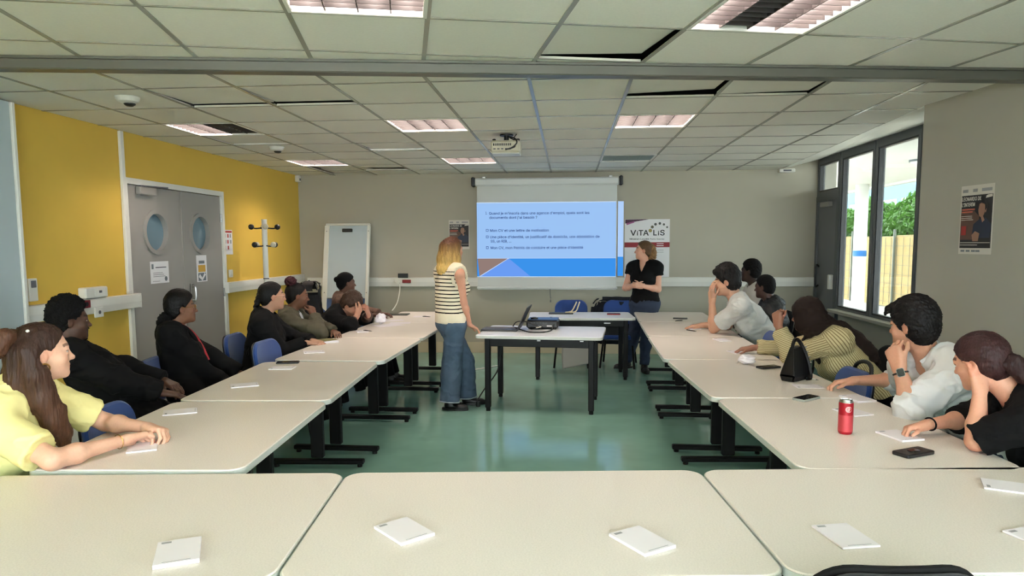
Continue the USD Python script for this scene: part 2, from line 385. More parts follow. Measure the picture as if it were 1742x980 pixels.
obj('body', box(.2, .09, .05, (0, 0, 0), .01), M_pvc, sp); obj('lens', box(.1, .004, .02, (0, -.046, 0)), M_ink, sp)

# double door
D = thing('door_1', 'grey double door with round portholes in the yellow wall', kind='structure', loc=(XL, 6.52, 0))
loc = lambda m: xf(m, trans(-XL, -6.52, 0))
fr = Polygon([(dy0-.05, 0), (dy0-.05, dz+.05), (dy1+.05, dz+.05), (dy1+.05, 0), (dy1, 0), (dy1, dz), (dy0, dz), (dy0, 0)])
obj('door_frame', loc(LP(fr, XL-.1, .125)), M_white, D)
M_porth = mat('porthole_glass', (112, 138, 152), .12, spec=.8)
for n, (a, b, c) in enumerate(((dy0+.006, 6.568, 6.13), (6.576, dy1-.006, 6.895))):
    ring = Point(c, 1.628).buffer(.175, quad_segs=16)
    lf = obj('leaf', loc(LP(sbox(a, .01, b, dz-.006).difference(ring), XL-.045, .05)), M_doorgrey, D)
    obj('porthole_ring', loc(LP(Point(c, 1.628).buffer(.205, quad_segs=16).difference(Point(c, 1.628).buffer(.168, quad_segs=16)), XL-.05, .07)), M_doorgrey, lf)
    obj('porthole_sleeve', loc(LP(Point(c, 1.628).buffer(.176, quad_segs=16).difference(Point(c, 1.628).buffer(.169, quad_segs=16)), XL-.045, .05)), M_white, lf)
    obj('porthole_pane', loc(LP(Point(c, 1.628).buffer(.172, quad_segs=16), XL-.035, .006)), M_porth, lf)
    for z in (.25, 1.0, 1.8): obj('hinge', loc(cyl(.009, .09, (XL+.012, a+.004 if n == 0 else b-.004, z), 10)), M_steel, lf)
obj('meeting_strip', loc(LP(sbox(6.545, .01, 6.60, dz-.006), XL+.004, .012)), M_doorgrey, D)
hp = obj('door_handle', [loc(box(.012, .05, .20, (XL+.02, 6.665, 1.03), .004)), loc(tube([(XL+.025, 6.665, 1.10), (XL+.055, 6.665, 1.09), (XL+.055, 6.665, .97), (XL+.025, 6.665, .96)], .010))], M_steel, D)
cl = obj('door_closer', loc(box(.05, .25, .07, (XL+.03, 5.97, 1.985), .008)), M_doorgrey, D)
obj('closer_arm', loc(bar((XL+.045, 5.86, 2.025), (XL+.03, 6.30, 2.04), .02, .012)), M_ink, cl)

# paper notices on and beside the door
def sheet_left(name, label, cat, y, z, w, h, x=XL+.006, base=None):
    t = thing(name, label, cat, (x, y, z))
    obj('sheet', box(.0015, w, h), base or M_paper, t, smooth=False); return t
def lp(t, name, y, z, w, h, m, d=.0012): obj(name, box(.0008, w, h, (d, y, z)), m, t, smooth=False)
def ltxt(t, s, y, z, h, m, wmax=None, d=.001, bold=False, rt_wall=False):
    g = meshkit.text_mesh(s, h, .0006, bold)
    if wmax: g.apply_scale((min(1.0, wmax/max(1e-6, g.bounds[1][0]-g.bounds[0][0])), 1, 1))
    obj('lettering', xf(g, frame((d, y, z), (0, 1, 0), (0, 0, 1), (1, 0, 0))), m, t, smooth=False)
M_yprint = mat('yellow_print', (205, 160, 62), .7); M_gprint = mat('grey_print', (110, 118, 124), .7); M_rprint = mat('red_print', (170, 60, 50), .7); M_lprint = mat('light_grey_print', (150, 150, 152), .7)
t = sheet_left('notice', 'white paper notice with grey text on the left door leaf', 'notice', 6.15, 1.262, .29, .20)
lp(t, 'heading', .02, .045, .17, .009, M_ink); lp(t, 'crest', -.11, .055, .03, .045, M_gprint)
for k in range(3): lp(t, 'text_line', -.03+.01*k, -.005-.016*k, .15+.02*k, .006, M_lprint)
obj('stamp', cyl(.022, .0008, (.0012, .095, -.062), 16, 'x'), M_gprint, t); lp(t, 'text_line', -.06, -.08, .11, .005, M_lprint)
t = sheet_left('notice', 'tall leaflet with a yellow band on the right door leaf', 'notice', 6.893, 1.272, .20, .27)
lp(t, 'yellow_band', 0, .0, .14, .07, M_yprint); lp(t, 'brown_band', 0, .065, .11, .03, M_gprint); lp(t, 'chevron_panel', 0, -.085, .15, .08, M_gprint)
obj('chevron', xf(prism([(-.07, 0), (-.045, .03), (0, -.01), (.05, .04), (.07, .02), (0, -.04)], 0, .0008), frame((.0018, 0, -.085), (0, 1, 0), (0, 0, 1), (1, 0, 0))), M_paper, t)
t = sheet_left('notice', 'white safety sheet with red headings on the yellow wall right of the door', 'notice', 7.47, 1.542, .215, .27)
lp(t, 'heading', 0, .115, .19, .022, M_rprint)
for k in range(8): lp(t, 'pictogram', -.06+.06*(k % 3)+.005*(k % 2), .07-.065*(k//3), .03, .04, (M_gprint, M_lprint, M_rprint)[(k*2) % 3])

# ------------------------------------------------------------------ window bay
def pane_mat(name='window_glass', c=(.9, .92, .92)):
    if name not in mats:
        mats[name] = usdkit.material(stage, LK+name, {'t': ('transparent_bsdf', {'color': c}), 'g': ('glossy_bsdf', {'roughness': .02, 'color': (1, 1, 1)}), 'm': ('mix_closure', {'fac': .06})},
                                     [('t.BSDF', 'm.closure1'), ('g.BSDF', 'm.closure2')], surface='m.closure')
    return mats[name]
M_glass = pane_mat(); M_solar = pane_mat('solar_glass', (.60, .63, .63))
def window(n, label, y0, y1, z0, z1, fw=.055):
    w = thing(f'window_{n}', label, kind='structure', loc=(XW, (y0+y1)/2, z0))
    L = lambda m: xf(m, trans(-XW, -(y0+y1)/2, -z0))
    ring = sbox(-y1, z0, -y0, z1).difference(sbox(-y1+fw, z0+fw*1.2, -y0-fw, z1-fw*1.5))
    obj('window_frame', L(RP(ring, XW+.04, .075)), M_frame, w)
    r2 = sbox(-y1+fw, z0+fw*1.2, -y0-fw, z1-fw*1.5); r2 = r2.difference(r2.buffer(-.018, join_style='mitre'))
    obj('glazing_bead', L(RP(r2, XW+.02, .05)), M_black, w)
    obj('pane', L(RP(sbox(-y1+fw, z0+fw, -y0-fw, z1-fw), XW+.012, .006)), M_solar, w, smooth=False)
    return w
window(1, 'tall window pane beside the glazed door', 7.85, 8.80, .66, 2.59)
window(2, 'tall window pane nearest the poster wall', 6.87, 7.83, .66, 2.59)
window(3, 'window pane hidden past the corner of the poster wall', 6.05, 6.86, .66, 2.59)
window(4, 'small transom window above the grey side door', 8.82, 9.57, 2.10, 2.59, .05)
for n_, (x0, x1) in enumerate(((-3.3, -.15), (-.15, 3.0))):
    w = thing(f'window_{n_+5}', 'window in the wall behind the viewer', kind='structure', loc=((x0+x1)/2, YN, .85)); a = box; L = lambda m: xf(m, trans(-(x0+x1)/2, -YN, -.85))
    ring = sbox(x0, .85, x1, 2.35); obj('window_frame', L(BP(ring.difference(ring.buffer(-.06, join_style='mitre')).union(sbox((x0+x1)/2-.03, .85, (x0+x1)/2+.03, 2.35)), YN-.04, .07)), M_frame, w); obj('pane', L(BP(sbox(x0+.05, .9, x1-.05, 2.3), YN-.06, .006)), M_glass, w, smooth=False)
w = thing('window_7', 'window of the right wall behind the viewer', kind='structure', loc=(*pw(6.3), .85)); ring = sbox(-1.4, 0, 1.4, 1.5)
for nm, pl, dd, th, mm in (('window_frame', ring.difference(ring.buffer(-.06, join_style='mitre')).union(sbox(-.03, 0, .03, 1.5)), .08, .07, M_frame), ('pane', sbox(-1.35, .05, 1.35, 1.45), .06, .006, M_glass)):
    obj(nm, xf(prism(pl, 0, th), frame((*(nrm*dd), 0), (PWD[0], PWD[1], 0), (0, 0, 1), (-nrm[0], -nrm[1], 0))), mm, w, smooth=False)
d2 = thing('door_2', 'grey metal side door beside the windows', kind='structure', loc=(XW, 9.2, 0))
L2 = lambda m: xf(m, trans(-XW, -9.2, 0))
obj('door_frame', L2(RP(sbox(-9.575, 0, -8.80, 2.10).difference(sbox(-9.52, -1, -8.88, 2.03)), XW+.04, .08)), M_frame, d2)
M_door2 = mat('side_door_grey', (112, 114, 118), .5)
obj('leaf', L2(RP(sbox(-9.52, .01, -8.88, 2.03), XW+.03, .05)), M_door2, d2)
obj('closer', L2(box(.05, .3, .06, (XW-.045, 9.2, 1.99), .006)), M_doorgrey, d2)
obj('door_handle', L2(tube([(XW-.02, 9.45, 1.2), (XW-.06, 9.45, 1.2), (XW-.06, 9.45, .95), (XW-.02, 9.45, .95)], .012)), M_black, d2)
obj('lock_box', L2(box(.05, .06, .18, (XW-.06, 8.93, 1.02), .006)), M_pvc, d2)

# ------------------------------------------------------------------ outside
M_conc = mat('pale_concrete', (205, 205, 200), .8, noise=.04, nscale=2); M_paving = mat('paving', (190, 186, 176), .85, noise=.06, nscale=3)
obj('ground', prism(sbox(-25, -25, 40, 60).difference(Polygon([(XL-.2, YN-.1), (3.9, YN-.1), (3.45, YB+.1), (XL-.2, YB+.1)])), -.12, -.04), M_paving, kind='structure', label='paved ground outside the windows')
cp = thing('canopy', 'white concrete canopy over the walk outside the windows', 'canopy', (3.5, 12, 2.72))
obj('soffit', prism([(0, -9), (3.1, -9), (3.1, 14), (0, 14)], 0, .25), M_conc, cp)
obj('fascia', box(.12, 23, .3, (3.14, 2.5, .1)), M_conc, cp)
lp_ = thing('bulkhead_lamp', 'round lamp under the outdoor canopy', 'outdoor lamp', (5.2, 10.9, 2.72))
obj('base', cyl(.17, .03, (0, 0, -.015), 28), M_gprint, lp_); obj('diffuser', lathe([(0, -.07), (.08, -.065), (.14, -.045), (.155, -.03), (0, -.03)], 28), M_pvc, lp_)
co = thing('column', 'round white outdoor column with a blue painted band', 'column', (6.15, 15.35, -.04))
obj('shaft', cyl(.13, 2.78, (0, 0, 1.39), 40), M_conc, co); obj('painted_band', cyl(.133, .12, (0, 0, 1.32), 40), mat('blue_band', (30, 105, 175), .5), co)
obj('foot', cyl(.17, .08, (0, 0, .04), 40), M_conc, co)
M_reed = mat('reed_screen', (176, 150, 100), .85, noise=.22, nscale=6, stretch=(30, 30, 1.5), bump=.5, bscale=40)
M_wire = mat('fence_wire', (95, 100, 90), .5)
fe = thing('reed_fence', 'tan reed screen fence with wire grid and posts outside the windows', 'fence', (7.6, 17.5, -.04))
r = random.Random(5)
for k in range(-6, 7):
    obj('reed_panel', box(.03, 1.19, 1.68+r.uniform(-.03, .03), (0, k*1.2, .86), .004), M_reed, fe)
    obj('post', box(.05, .05, 1.85, (-.06, k*1.2+.6, .925), .004), M_wire, fe)
obj('wire_grid', [box(.008, 15.6, .008, (-.04, 0, z)) for z in np.arange(.15, 1.75, .22)]+[box(.008, .008, 1.6, (-.04, y, .86)) for y in np.arange(-7.6, 7.7, .3)], M_wire, fe, kind='stuff')
# hedge
def leaves(n, size, fn, seed):
    g = np.random.default_rng(seed); c = fn(g, n); a = g.normal(size=(n, 3)); a /= np.linalg.norm(a, axis=1, keepdims=True)
    b = np.cross(a, g.normal(size=(n, 3))); b /= np.linalg.norm(b, axis=1, keepdims=True); s = size*g.uniform(.6, 1.3, (n, 1))
    nn = np.cross(a, b)
    V = np.stack([c-a*s, c+b*s*.45+nn*s*.15, c+a*s, c-b*s*.45+nn*s*.15], 1).reshape(-1, 3); i = np.arange(n)[:, None]*4
    return trimesh.Trimesh(V, np.vstack([i+[0, 1, 2], i+[0, 2, 3]]), process=False)
if 'leaf_green' not in mats:
    mats['leaf_green'] = usdkit.material(stage, LK+'leaf_green', {'g': ('geometry', {}), 'r': ('rgb_ramp', {'ramp': [(0, lin((70, 110, 40))), (.5, lin((110, 150, 60))), (1, lin((160, 190, 90)))]}), 'd': ('principled_bsdf', {'roughness': .45}), 't': ('translucent_bsdf', {}), 'm': ('mix_closure', {'fac': .35})},
        [('g.random_per_island', 'r.fac'), ('r.color', 'd.base_color'), ('r.color', 't.color'), ('d.BSDF', 'm.closure1'), ('t.BSDF', 'm.closure2')], surface='m.closure')
M_bark = mat('bark', (80, 64, 48), .9)
for k, y in enumerate((12.4, 15.1, 17.8, 20.5, 23.4)):
    hd = thing('hedge_shrub', ['dense green shrub behind the reed fence seen through the right pane', 'leafy green shrub behind the reed fence beside the first', 'green shrub behind the fence near the column', 'green shrub behind the fence left of the column', 'farthest green shrub behind the reed fence'][k], 'shrub', (8.6, y, -.04))
    def fn(g, n):
        u = g.normal(size=(n, 3)); u /= np.linalg.norm(u, axis=1, keepdims=True); q = g.uniform(.55, 1.05, (n, 1))**.6
        return u*q*np.array([.8, 1.2, 1.0])*(1+.12*np.sin(5*u[:, :1]+k)*np.cos(4*u[:, 1:2]))+np.array([0, 0, 1.72])
    obj('foliage', leaves(7000, .085, fn, 20+k), mats['leaf_green'], hd, smooth=False, kind='stuff')
    obj('stem', [tube([(0, 0, 0), (.05*s, .3*s, .6), (.1*s, .6*s, 1.6)], .04) for s in (-1, 0, 1)], M_bark, hd)
bl = thing('building', 'pale blue building behind the hedge outside', 'building', (17, 30, -.04))
obj('wall', box(6, 30, 6.0, (3, 0, 3)), mat('pale_blue_wall', (92, 128, 146), .8), bl)
for k in range(-6, 7):
    f = obj('window', box(.1, 1.5, 1.2, (-.03, k*2.2, 3.2)), M_white, bl); obj('pane', box(.05, 1.3, 1.0, (-.07, k*2.2, 3.2)), mat('far_glass', (48, 88, 116), .1), f)
obj('roof', box(7, 31, .3, (3, 0, 6.1)), M_gprint, bl)

# ------------------------------------------------------------------ posters
M_night = mat('poster_dark', (34, 32, 34), .6); M_pskin = mat('poster_skin', (150, 112, 92), .6); M_pnavy = mat('poster_navy', (38, 46, 66), .6); M_pred = mat('poster_red', (150, 44, 40), .6)
M_pbrown = mat('poster_brown', (92, 66, 54), .6); M_pwhite = mat('poster_white', (205, 200, 190), .6); M_psal = mat('poster_salmon', (185, 95, 75), .6)
def poster(name, label, T, w, h):
    """film style poster of a man in a cap; T maps (x right, y up, z out)"""
    t = thing(name, label, 'poster', T[:3, 3])
    R = T.copy(); R[:3, 3] = 0
    put = lambda nm, m: obj(nm, xf(m[0], R), m[1], t, smooth=False)
    k = h/.45
    P_ = lambda pts, z: prism(Polygon(np.array(pts)*[w/.30, k]), z, z+.0006)
    put('sheet', (prism(sbox(-w/2, -h/2, w/2, h/2), 0, .0012), M_pwhite))
    put('picture', (P_([(-.14, -.185), (.14, -.185), (.14, .16), (-.14, .16)], .0012), M_night))
    put('warm_ground', (P_([(-.14, -.13), (.02, -.13), (.03, .02), (-.02, .06), (-.14, .05)], .0018), M_pbrown))
    put('shirt', (P_([(-.03, -.12), (.13, -.12), (.135, -.03), (.09, .01), (.03, .0), (-.02, -.03)], .0024), M_pnavy))
    put('face', (P_([(.025, .035), (.02, .06), (.028, .10), (.06, .115), (.078, .09), (.08, .05), (.065, .02), (.08, -.005), (.06, -.02), (.045, .015), (.03, .022)], .003), M_pskin))
    put('cap', (P_([(.005, .105), (.03, .125), (.05, .135), (.09, .125), (.105, .09), (.10, .05), (.09, .03), (.085, .07), (.075, .10), (.05, .108)], .0036), M_night))
    put('ear', (P_([(.083, .055), (.094, .07), (.092, .05), (.085, .04)], .0042), M_pskin))
    put('forearm', (P_([(-.03, -.10), (.0, -.075), (.04, -.09), (.03, -.14), (-.02, -.14)], .0032), M_pskin))
    put('red_box', (P_([(-.13, -.10), (-.085, -.10), (-.085, -.04), (-.13, -.04)], .0026), M_pred))
    def tx(s, x, y, hh, m, wid):
        g = meshkit.text_mesh(s, hh*k, .0006, True); g.apply_scale((wid*w/.30/(g.bounds[1][0]-g.bounds[0][0]), 1, 1)); g.apply_translation((x*w/.30, y*k, .0044)); put('lettering', (g, m))
    tx('LEONARDO DE', -.135, .125, .024, M_pwhite, .175); tx("L'INTERIM", -.135, .088, .024, M_pwhite, .12)
    for i, (y, wd) in enumerate(((.068, .12), (.052, .10))): put('caption_line', (P_([(-.132, y-.005), (-.132+wd, y-.005), (-.132+wd, y+.005), (-.132, y+.005)], .003), M_psal))
    for i, (y, wd) in enumerate(((.024, .10), (.012, .10), (.0, .11), (-.15, .27), (-.165, .16))): put('caption_line', (P_([(-.134, y-.002), (-.134+wd, y-.002), (-.134+wd, y+.002), (-.134, y+.002)], .003), M_pwhite))
    put('badge', (P_([(.08, .135), (.138, .142), (.138, .158), (.10, .156), (.085, .150)], .003), M_pwhite))
    for x, wd in ((-.11, .05), (-.02, .04), (.085, .09)): put('sponsor_mark', (P_([(x-wd/2, .18), (x+wd/2, .18), (x+wd/2, .20), (x-wd/2, .20)], .0014), M_lprint))
    for x in (-.11, -.06, -.01, .03): put('sponsor_mark', (P_([(x-.018, -.21), (x+.018, -.21), (x+.018, -.198), (x-.018, -.198)], .0014), M_gprint))
    return t
q = pw(.585)-nrm*.004
poster('poster', 'dark poster of a man in a cap on the right wall', frame((*q, 1.645), (PWD[0], PWD[1], 0), (0, 0, 1), (-nrm[0], -nrm[1], 0)), .295, .44)
poster('poster', 'small dark poster of a man on the back wall left of the screen', frame((-1.497, YB-.004, 1.64), (1, 0, 0), (0, 0, 1), (0, -1, 0)), .285, .40)

v = thing('poster', 'white poster with the word VITALIS and a red band right of the screen', 'poster', (1.062, YB-.004, 1.44))
B_ = lambda m: xf(m, frame((0, 0, 0), (1, 0, 0), (0, 0, 1), (0, -1, 0)))
obj('sheet', B_(prism(sbox(-.30, -.385, .30, .392), 0, .002)), M_paper, v, smooth=False)
pu = lambda pts, z=.002: B_(prism(Polygon([((u-113)/607*.6-.30, .392-(w_-95)/830*.79) for u, w_ in pts]), z, z+.0008))
obj('red_band', pu([(113, 420), (720, 420), (720, 490), (113, 490)]), mat('poster_band_red', (140, 30, 40), .6), v, smooth=False)
M_plum = mat('poster_plum', (70, 30, 60), .6)
obj('corner_flash', pu([(118, 98), (440, 95), (240, 130), (118, 155)]), M_plum, v, smooth=False)
obj('corner_text', pu([(135, 150), (240, 122), (242, 140), (140, 175)], .003), mat('poster_mauve', (150, 80, 130), .6), v, smooth=False)
for n_, (s, u0, u1, w0) in enumerate((('V', 190, 268, 322), ('i', 278, 292, 322), ('T', 300, 362, 322), ('A', 362, 437, 322), ('L', 498, 548, 322), ('i', 562, 578, 322), ('S', 590, 652, 322))):
    g = meshkit.text_mesh(s, .07, .0012, True); b = g.bounds
    s1 = (u1-u0)/607*.6/(b[1][0]-b[0][0]); g.apply_translation((-b[0][0], 0, 0)); g.apply_scale((s1, 1.0 if s != 'i' else .8, 1)); g.apply_translation(((u0-113)/607*.6-.30, .392-(w0-95)/830*.79, .002))
    obj('letter', B_(g), M_black, v, smooth=False)
for u, w_, rr, c in ((458, 255, 24, (150, 135, 80)), (484, 205, 20, (95, 90, 70)), (527, 167, 18, (70, 72, 72)), (585, 155, 17, (70, 72, 72)), (640, 170, 15, (80, 82, 82)), (683, 208, 13, (90, 92, 92))):
    obj('logo_dot', B_(trimesh.util.concatenate([xf(cyl(rr/607*.6, .001, (0, 0, 0), 20), trans((u-113)/607*.6-.30, .392-(w_-95)/830*.79, .0026))])), mat('logo_dot_%d' % c[0], c, .6), v, smooth=False)
def vt(s, u0, u1, w0, hh, m):
    g = meshkit.text_mesh(s, hh, .0008, True); b = g.bounds; g.apply_translation((-b[0][0], 0, 0)); g.apply_scale(((u1-u0)/607*.6/(b[1][0]-b[0][0]), 1, 1)); g.apply_translation(((u0-113)/607*.6-.30, .392-(w0-95)/830*.79, .003)); obj('lettering', B_(g), m, v, smooth=False)
vt('Mission Locale Terre Sarcelles'[:14], 182, 440, 382, .02, M_black); vt('Paris Saclay', 455, 650, 382, .016, M_ink)
for w_ in (440, 468): obj('band_text', pu([(545, w_-5), (640, w_-5), (640, w_+5), (545, w_+5)], .003), M_paper, v, smooth=False)
for w_ in (530, 560, 780, 815, 850): obj('text_line', pu([(555, w_-3), (640, w_-3), (640, w_+3), (555, w_+3)]), M_lprint, v, smooth=False)

# ------------------------------------------------------------------ projection screen and slide
M_cloth = mat('screen_cloth', (205, 208, 206), .8); M_case = mat('screen_case', (206, 208, 206), .4)
YS = 9.44
sc = thing('projection_screen', 'pulled-down white projection screen in its roller case on the back wall', 'projection screen', (-.29, YS, 2.34))
obj('roller_case', box(1.94, .10, .105, (-.0, .0, -.005), .02), M_case, sc)
for s in (-1, 1): obj('case_end', box(.045, .125, .125, (s*.985, 0, 0), .012), M_black, sc)
for s in (-1, 1): obj('wall_bracket', box(.05, .09, .05, (s*.85, .09, .05), .004), M_steel, sc)
obj('screen_fabric', box(1.872, .002, 1.40, (.0, -.01, -.75)), M_cloth, sc, smooth=False)
obj('bottom_bar', box(1.90, .03, .03, (.0, -.01, -1.425), .008), M_case, sc)
obj('pull_cord', tube([(.05, -.02, -1.44), (.05, -.02, -1.52), (.055, -.02, -1.57)], .004), M_ink, sc)
obj('cord_tassel', lathe([(0, -.03), (.008, -.028), (.006, .0), (.003, .01), (0, .012)], 10, (.055, -.02, -1.59)), M_ink, sc)
SL_ = .95
slide = thing('projected_slide', 'projected blue slide with French text on the screen', 'projected picture', (0, YS-.0125, 0))
S3 = lambda u, w_: (-1.232+(u-812)/(1052-812)*1.868, 2.066-(w_-343)/127.*1.003)
def srect(name, pts, col, st=SL_, y=0.):
    k = 'slide_%02x%02x%02x' % tuple(int(c) for c in col)
    obj(name, xf(prism([S3(*p) for p in pts], 0, .0004), frame((0, -y, 0), (1, 0, 0), (0, 0, 1), (0, -1, 0))), emat(k, col, st), slide, smooth=False)
srect('slide_ground', [(812, 343), (1052, 343), (1052, 438), (812, 438)], (160, 200, 250))
srect('slide_top_edge', [(812, 343), (1052, 343), (1052, 344.2), (812, 344.2)], (205, 228, 255), y=.0006)
srect('slide_lower_band', [(812, 438), (1052, 438), (1052, 470), (812, 470)], (62, 150, 240))
srect('slide_brown_corner', [(813, 438.4), (868, 438.4), (816, 469)], (150, 128, 122), y=.0006)
srect('slide_triangle', [(868, 438.4), (816, 469.6), (906, 469.6)], (110, 160, 248), y=.0006)
srect('slide_edge_line', [(868, 438.2), (866, 438.2), (814, 469.6), (817, 469.6)], (190, 215, 255), y=.001)
srect('slide_bottom_edge', [(812, 468.8), (1052, 468.8), (1052, 470), (812, 470)], (190, 220, 255), y=.001)
srect('slide_rule', [(812, 437.4), (1052, 437.4), (1052, 438.2), (812, 438.2)], (200, 225, 255), y=.001)
def stext(s, u0, u1, w0, hh=5.2, col=(62, 88, 148), bold=True):
    (x0, z0), (x1, _) = S3(u0, w0), S3(u1, w0)
    g = meshkit.text_mesh(s, hh/127*1.003*.8, .0004, bold); b = g.bounds; g.apply_translation((-b[0][0], 0, 0)); g.apply_scale(((x1-x0)/(b[1][0]-b[0][0]), 1, 1))
    obj('slide_text', xf(g, frame((x0, -.0012, z0), (1, 0, 0), (0, 0, 1), (0, -1, 0))), emat('slide_ink', col, SL_), slide, smooth=False)
stext('1.', 827.5, 830.5, 362.8); stext("Quand je m'inscris dans une agence d'emploi, quels sont les", 833.5, 1006.5, 363.5); stext("documents dont j'ai besoin ?", 834, 917, 370.6)
stext('Mon CV et une lettre de motivation', 835, 937, 392.6)
stext("Une pièce d'identité, un justificatif de domicile, une attestation de", 835, 1024, 403.6); stext('SS, un RIB, ...', 836, 872, 410.8)
stext("Mon CV, mon Permis de conduire et une pièce d'identité", 836, 996, 422.0)
for w_ in (390.2, 401.2, 419.6):
    a = Polygon([S3(u, q_) for u, q_ in ((828, w_-2.2), (832.2, w_-2.2), (832.2, w_+2.2), (828, w_+2.2))]); obj('slide_bullet', xf(prism(a.difference(a.buffer(-.006)), 0, .0004), frame((0, -.0012, 0), (1, 0, 0), (0, 0, 1), (0, -1, 0))), emat('slide_ink', (62, 88, 148), SL_), slide, smooth=False)
sw = thing('projected_slide_spill', 'narrow strip of the projected slide that spills on the wall right of the screen', 'projected picture', (.70, YB-.002, 0))
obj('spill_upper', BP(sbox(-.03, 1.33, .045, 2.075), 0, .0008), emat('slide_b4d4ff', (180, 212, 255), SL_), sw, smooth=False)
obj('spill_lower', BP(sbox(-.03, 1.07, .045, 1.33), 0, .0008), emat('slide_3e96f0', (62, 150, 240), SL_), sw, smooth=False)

# ceiling projector
M_cream = mat('cream_plastic', (190, 184, 164), .45)
pj = thing('ceiling_projector', 'cream video projector hanging from the ceiling on a black bracket', 'projector', (-.545, 6.25, H))
obj('body', box(.26, .24, .105, (0, 0, -.118), .016), M_cream, pj)
for k in range(9): obj('vent_slot', box(.011, .004, .02, (-.10+.018*k, -.121, -.103)), M_black, pj)
for k in range(5): obj('port', box(.02, .004, .011, (-.095+.034*k, -.121, -.14)), M_ink, pj)
obj('foot_rail', box(.24, .2, .012, (0, 0, -.172), .004), M_pvc, pj)
obj('lens', cyl(.035, .05, (.05, .135, -.12), 24, 'y'), M_black, pj)
obj('ceiling_plate', cyl(.06, .012, (0, 0, -.008), 24), M_black, pj); obj('bracket', [cyl(.022, .05, (0, 0, -.035), 16), box(.12, .05, .015, (0, 0, -.062), .004)], M_black, pj)
for s in (-1, 1): obj('bracket_knob', lathe([(0, .012), (.014, .008), (.016, -.004), (.01, -.016), (0, -.018)], 14, (s*.105, -.05, -.055)), M_black, pj)
obj('cable', [tube([(.02, -.0, -.02), (.08, -.10, -.05), (.10, -.125, -.09), (.06, -.13, -.13), (.0, -.135, -.15)], .006), tube([(.03, 0, -.03), (.09, -.06, -.07), (.085, -.12, -.12), (.03, -.13, -.145)], .005), tube([(.09, -.01, -.0), (.07, -.04, -.04), (.10, -.08, -.07)], .004)], M_black, pj)

# whiteboard, coat stand, power strip
M_board = mat('board_face', (178, 190, 196), .3); M_navy = mat('board_blue', (52, 78, 118), .5)
wb = thing('whiteboard', 'white framed board with a blue lower panel leaning at the back wall', 'whiteboard', (-3.02, 9.10, 0))
Tw = rot(-.20, (1, 0, 0)) @ trans(0, 0, -.026)
bx = lambda *a, **k: xf(box(*a, **k), Tw)
obj('face', bx(.56, .025, 1.0, (0, 0, 1.33)), M_board, wb); obj('lower_panel', bx(.56, .025, .72, (0, 0, .46)), M_navy, wb)
obj('side_rail', bx(.07, .05, 1.8, (-.29, 0, .93), bev=.006), M_white, wb); obj('side_rail', bx(.04, .05, 1.8, (.295, 0, .93), bev=.006), M_white, wb)
obj('top_rail', bx(.62, .05, .03, (0, 0, 1.845), bev=.006), M_white, wb)
obj('clip', bx(.14, .03, .045, (.0, -.03, 1.76), bev=.006), M_black, wb)
for x in (-.29, .295):
    for z in (.3, .9, 1.75): obj('screw', xf(cyl(.006, .006, (x, -.026, z), 10, 'y'), Tw), M_ink, wb)
cs = thing('coat_stand', 'white coat stand with black and cream knobs by the yellow wall', 'coat stand', (-3.42, 7.68, 0))
obj('pole', cyl(.03, 1.78, (0, 0, .9), 24), M_pvc, cs); obj('pole_ring', cyl(.032, .012, (0, 0, 1.13), 24), M_ink, cs); obj('base_plate', lathe([(0, 0), (.18, 0), (.18, .012), (.05, .03), (0, .03)], 36), M_black, cs); obj('pole_cap', cyl(.031, .015, (0, 0, 1.79), 24), M_white, cs)
for z in (1.70, 1.50):
    for k in range(4):
        a = k*PI/2+.5+(z < 1.6)*.6; c, s = math.cos(a), math.sin(a)
        h = obj('hook', tube([(c*.025, s*.025, z), (c*.10, s*.10, z-.005), (c*.135, s*.135, z+.012)], .008), M_black, cs)
        obj('knob', xf(trimesh.creation.icosphere(2, .032), trans(c*.14, s*.14, z+.012)), M_cream if k % 2 else M_black, h)
pwr = thing('socket_block', 'black socket block on the back wall trunking with a red outlet below', 'socket', (-2.28, YB-.06, 1.03))
obj('black_block', box(.14, .03, .06, (-.0, 0, .05), .004), M_black, pwr); obj('red_outlet', box(.12, .03, .045, (.05, 0, -.03), .004), M_red, pwr); obj('white_outlet', box(.05, .02, .045, (-.10, 0, -.02), .004), M_white, pwr)
cb = thing('power_cable', 'white cable hanging from the back wall socket to the far left table', 'cable', (-2.35, YB-.08, .98))
obj('cord', tube([(0, 0, 0), (.04, -.05, -.06), (.12, -.5, -.2), (.18, -.9, -.25), (.22, -1.2, -.27)], .007), M_white, cb); obj('plug', cyl(.018, .04, (0, 0, .01), 12, 'y'), M_white, cb)
cb = thing('power_cable', 'white cable looping down behind the standing woman to the floor', 'cable', (-1.45, 8.0, 0))
obj('cord', tube([(0, 0, .66), (.03, .05, .45), (.1, .1, .2), (.25, .15, .03), (.4, .25, .012), (.6, .5, .01)], .008), M_white, cb); obj('plug', box(.05, .03, .025, (.62, .52, .014), .004), M_white, cb)

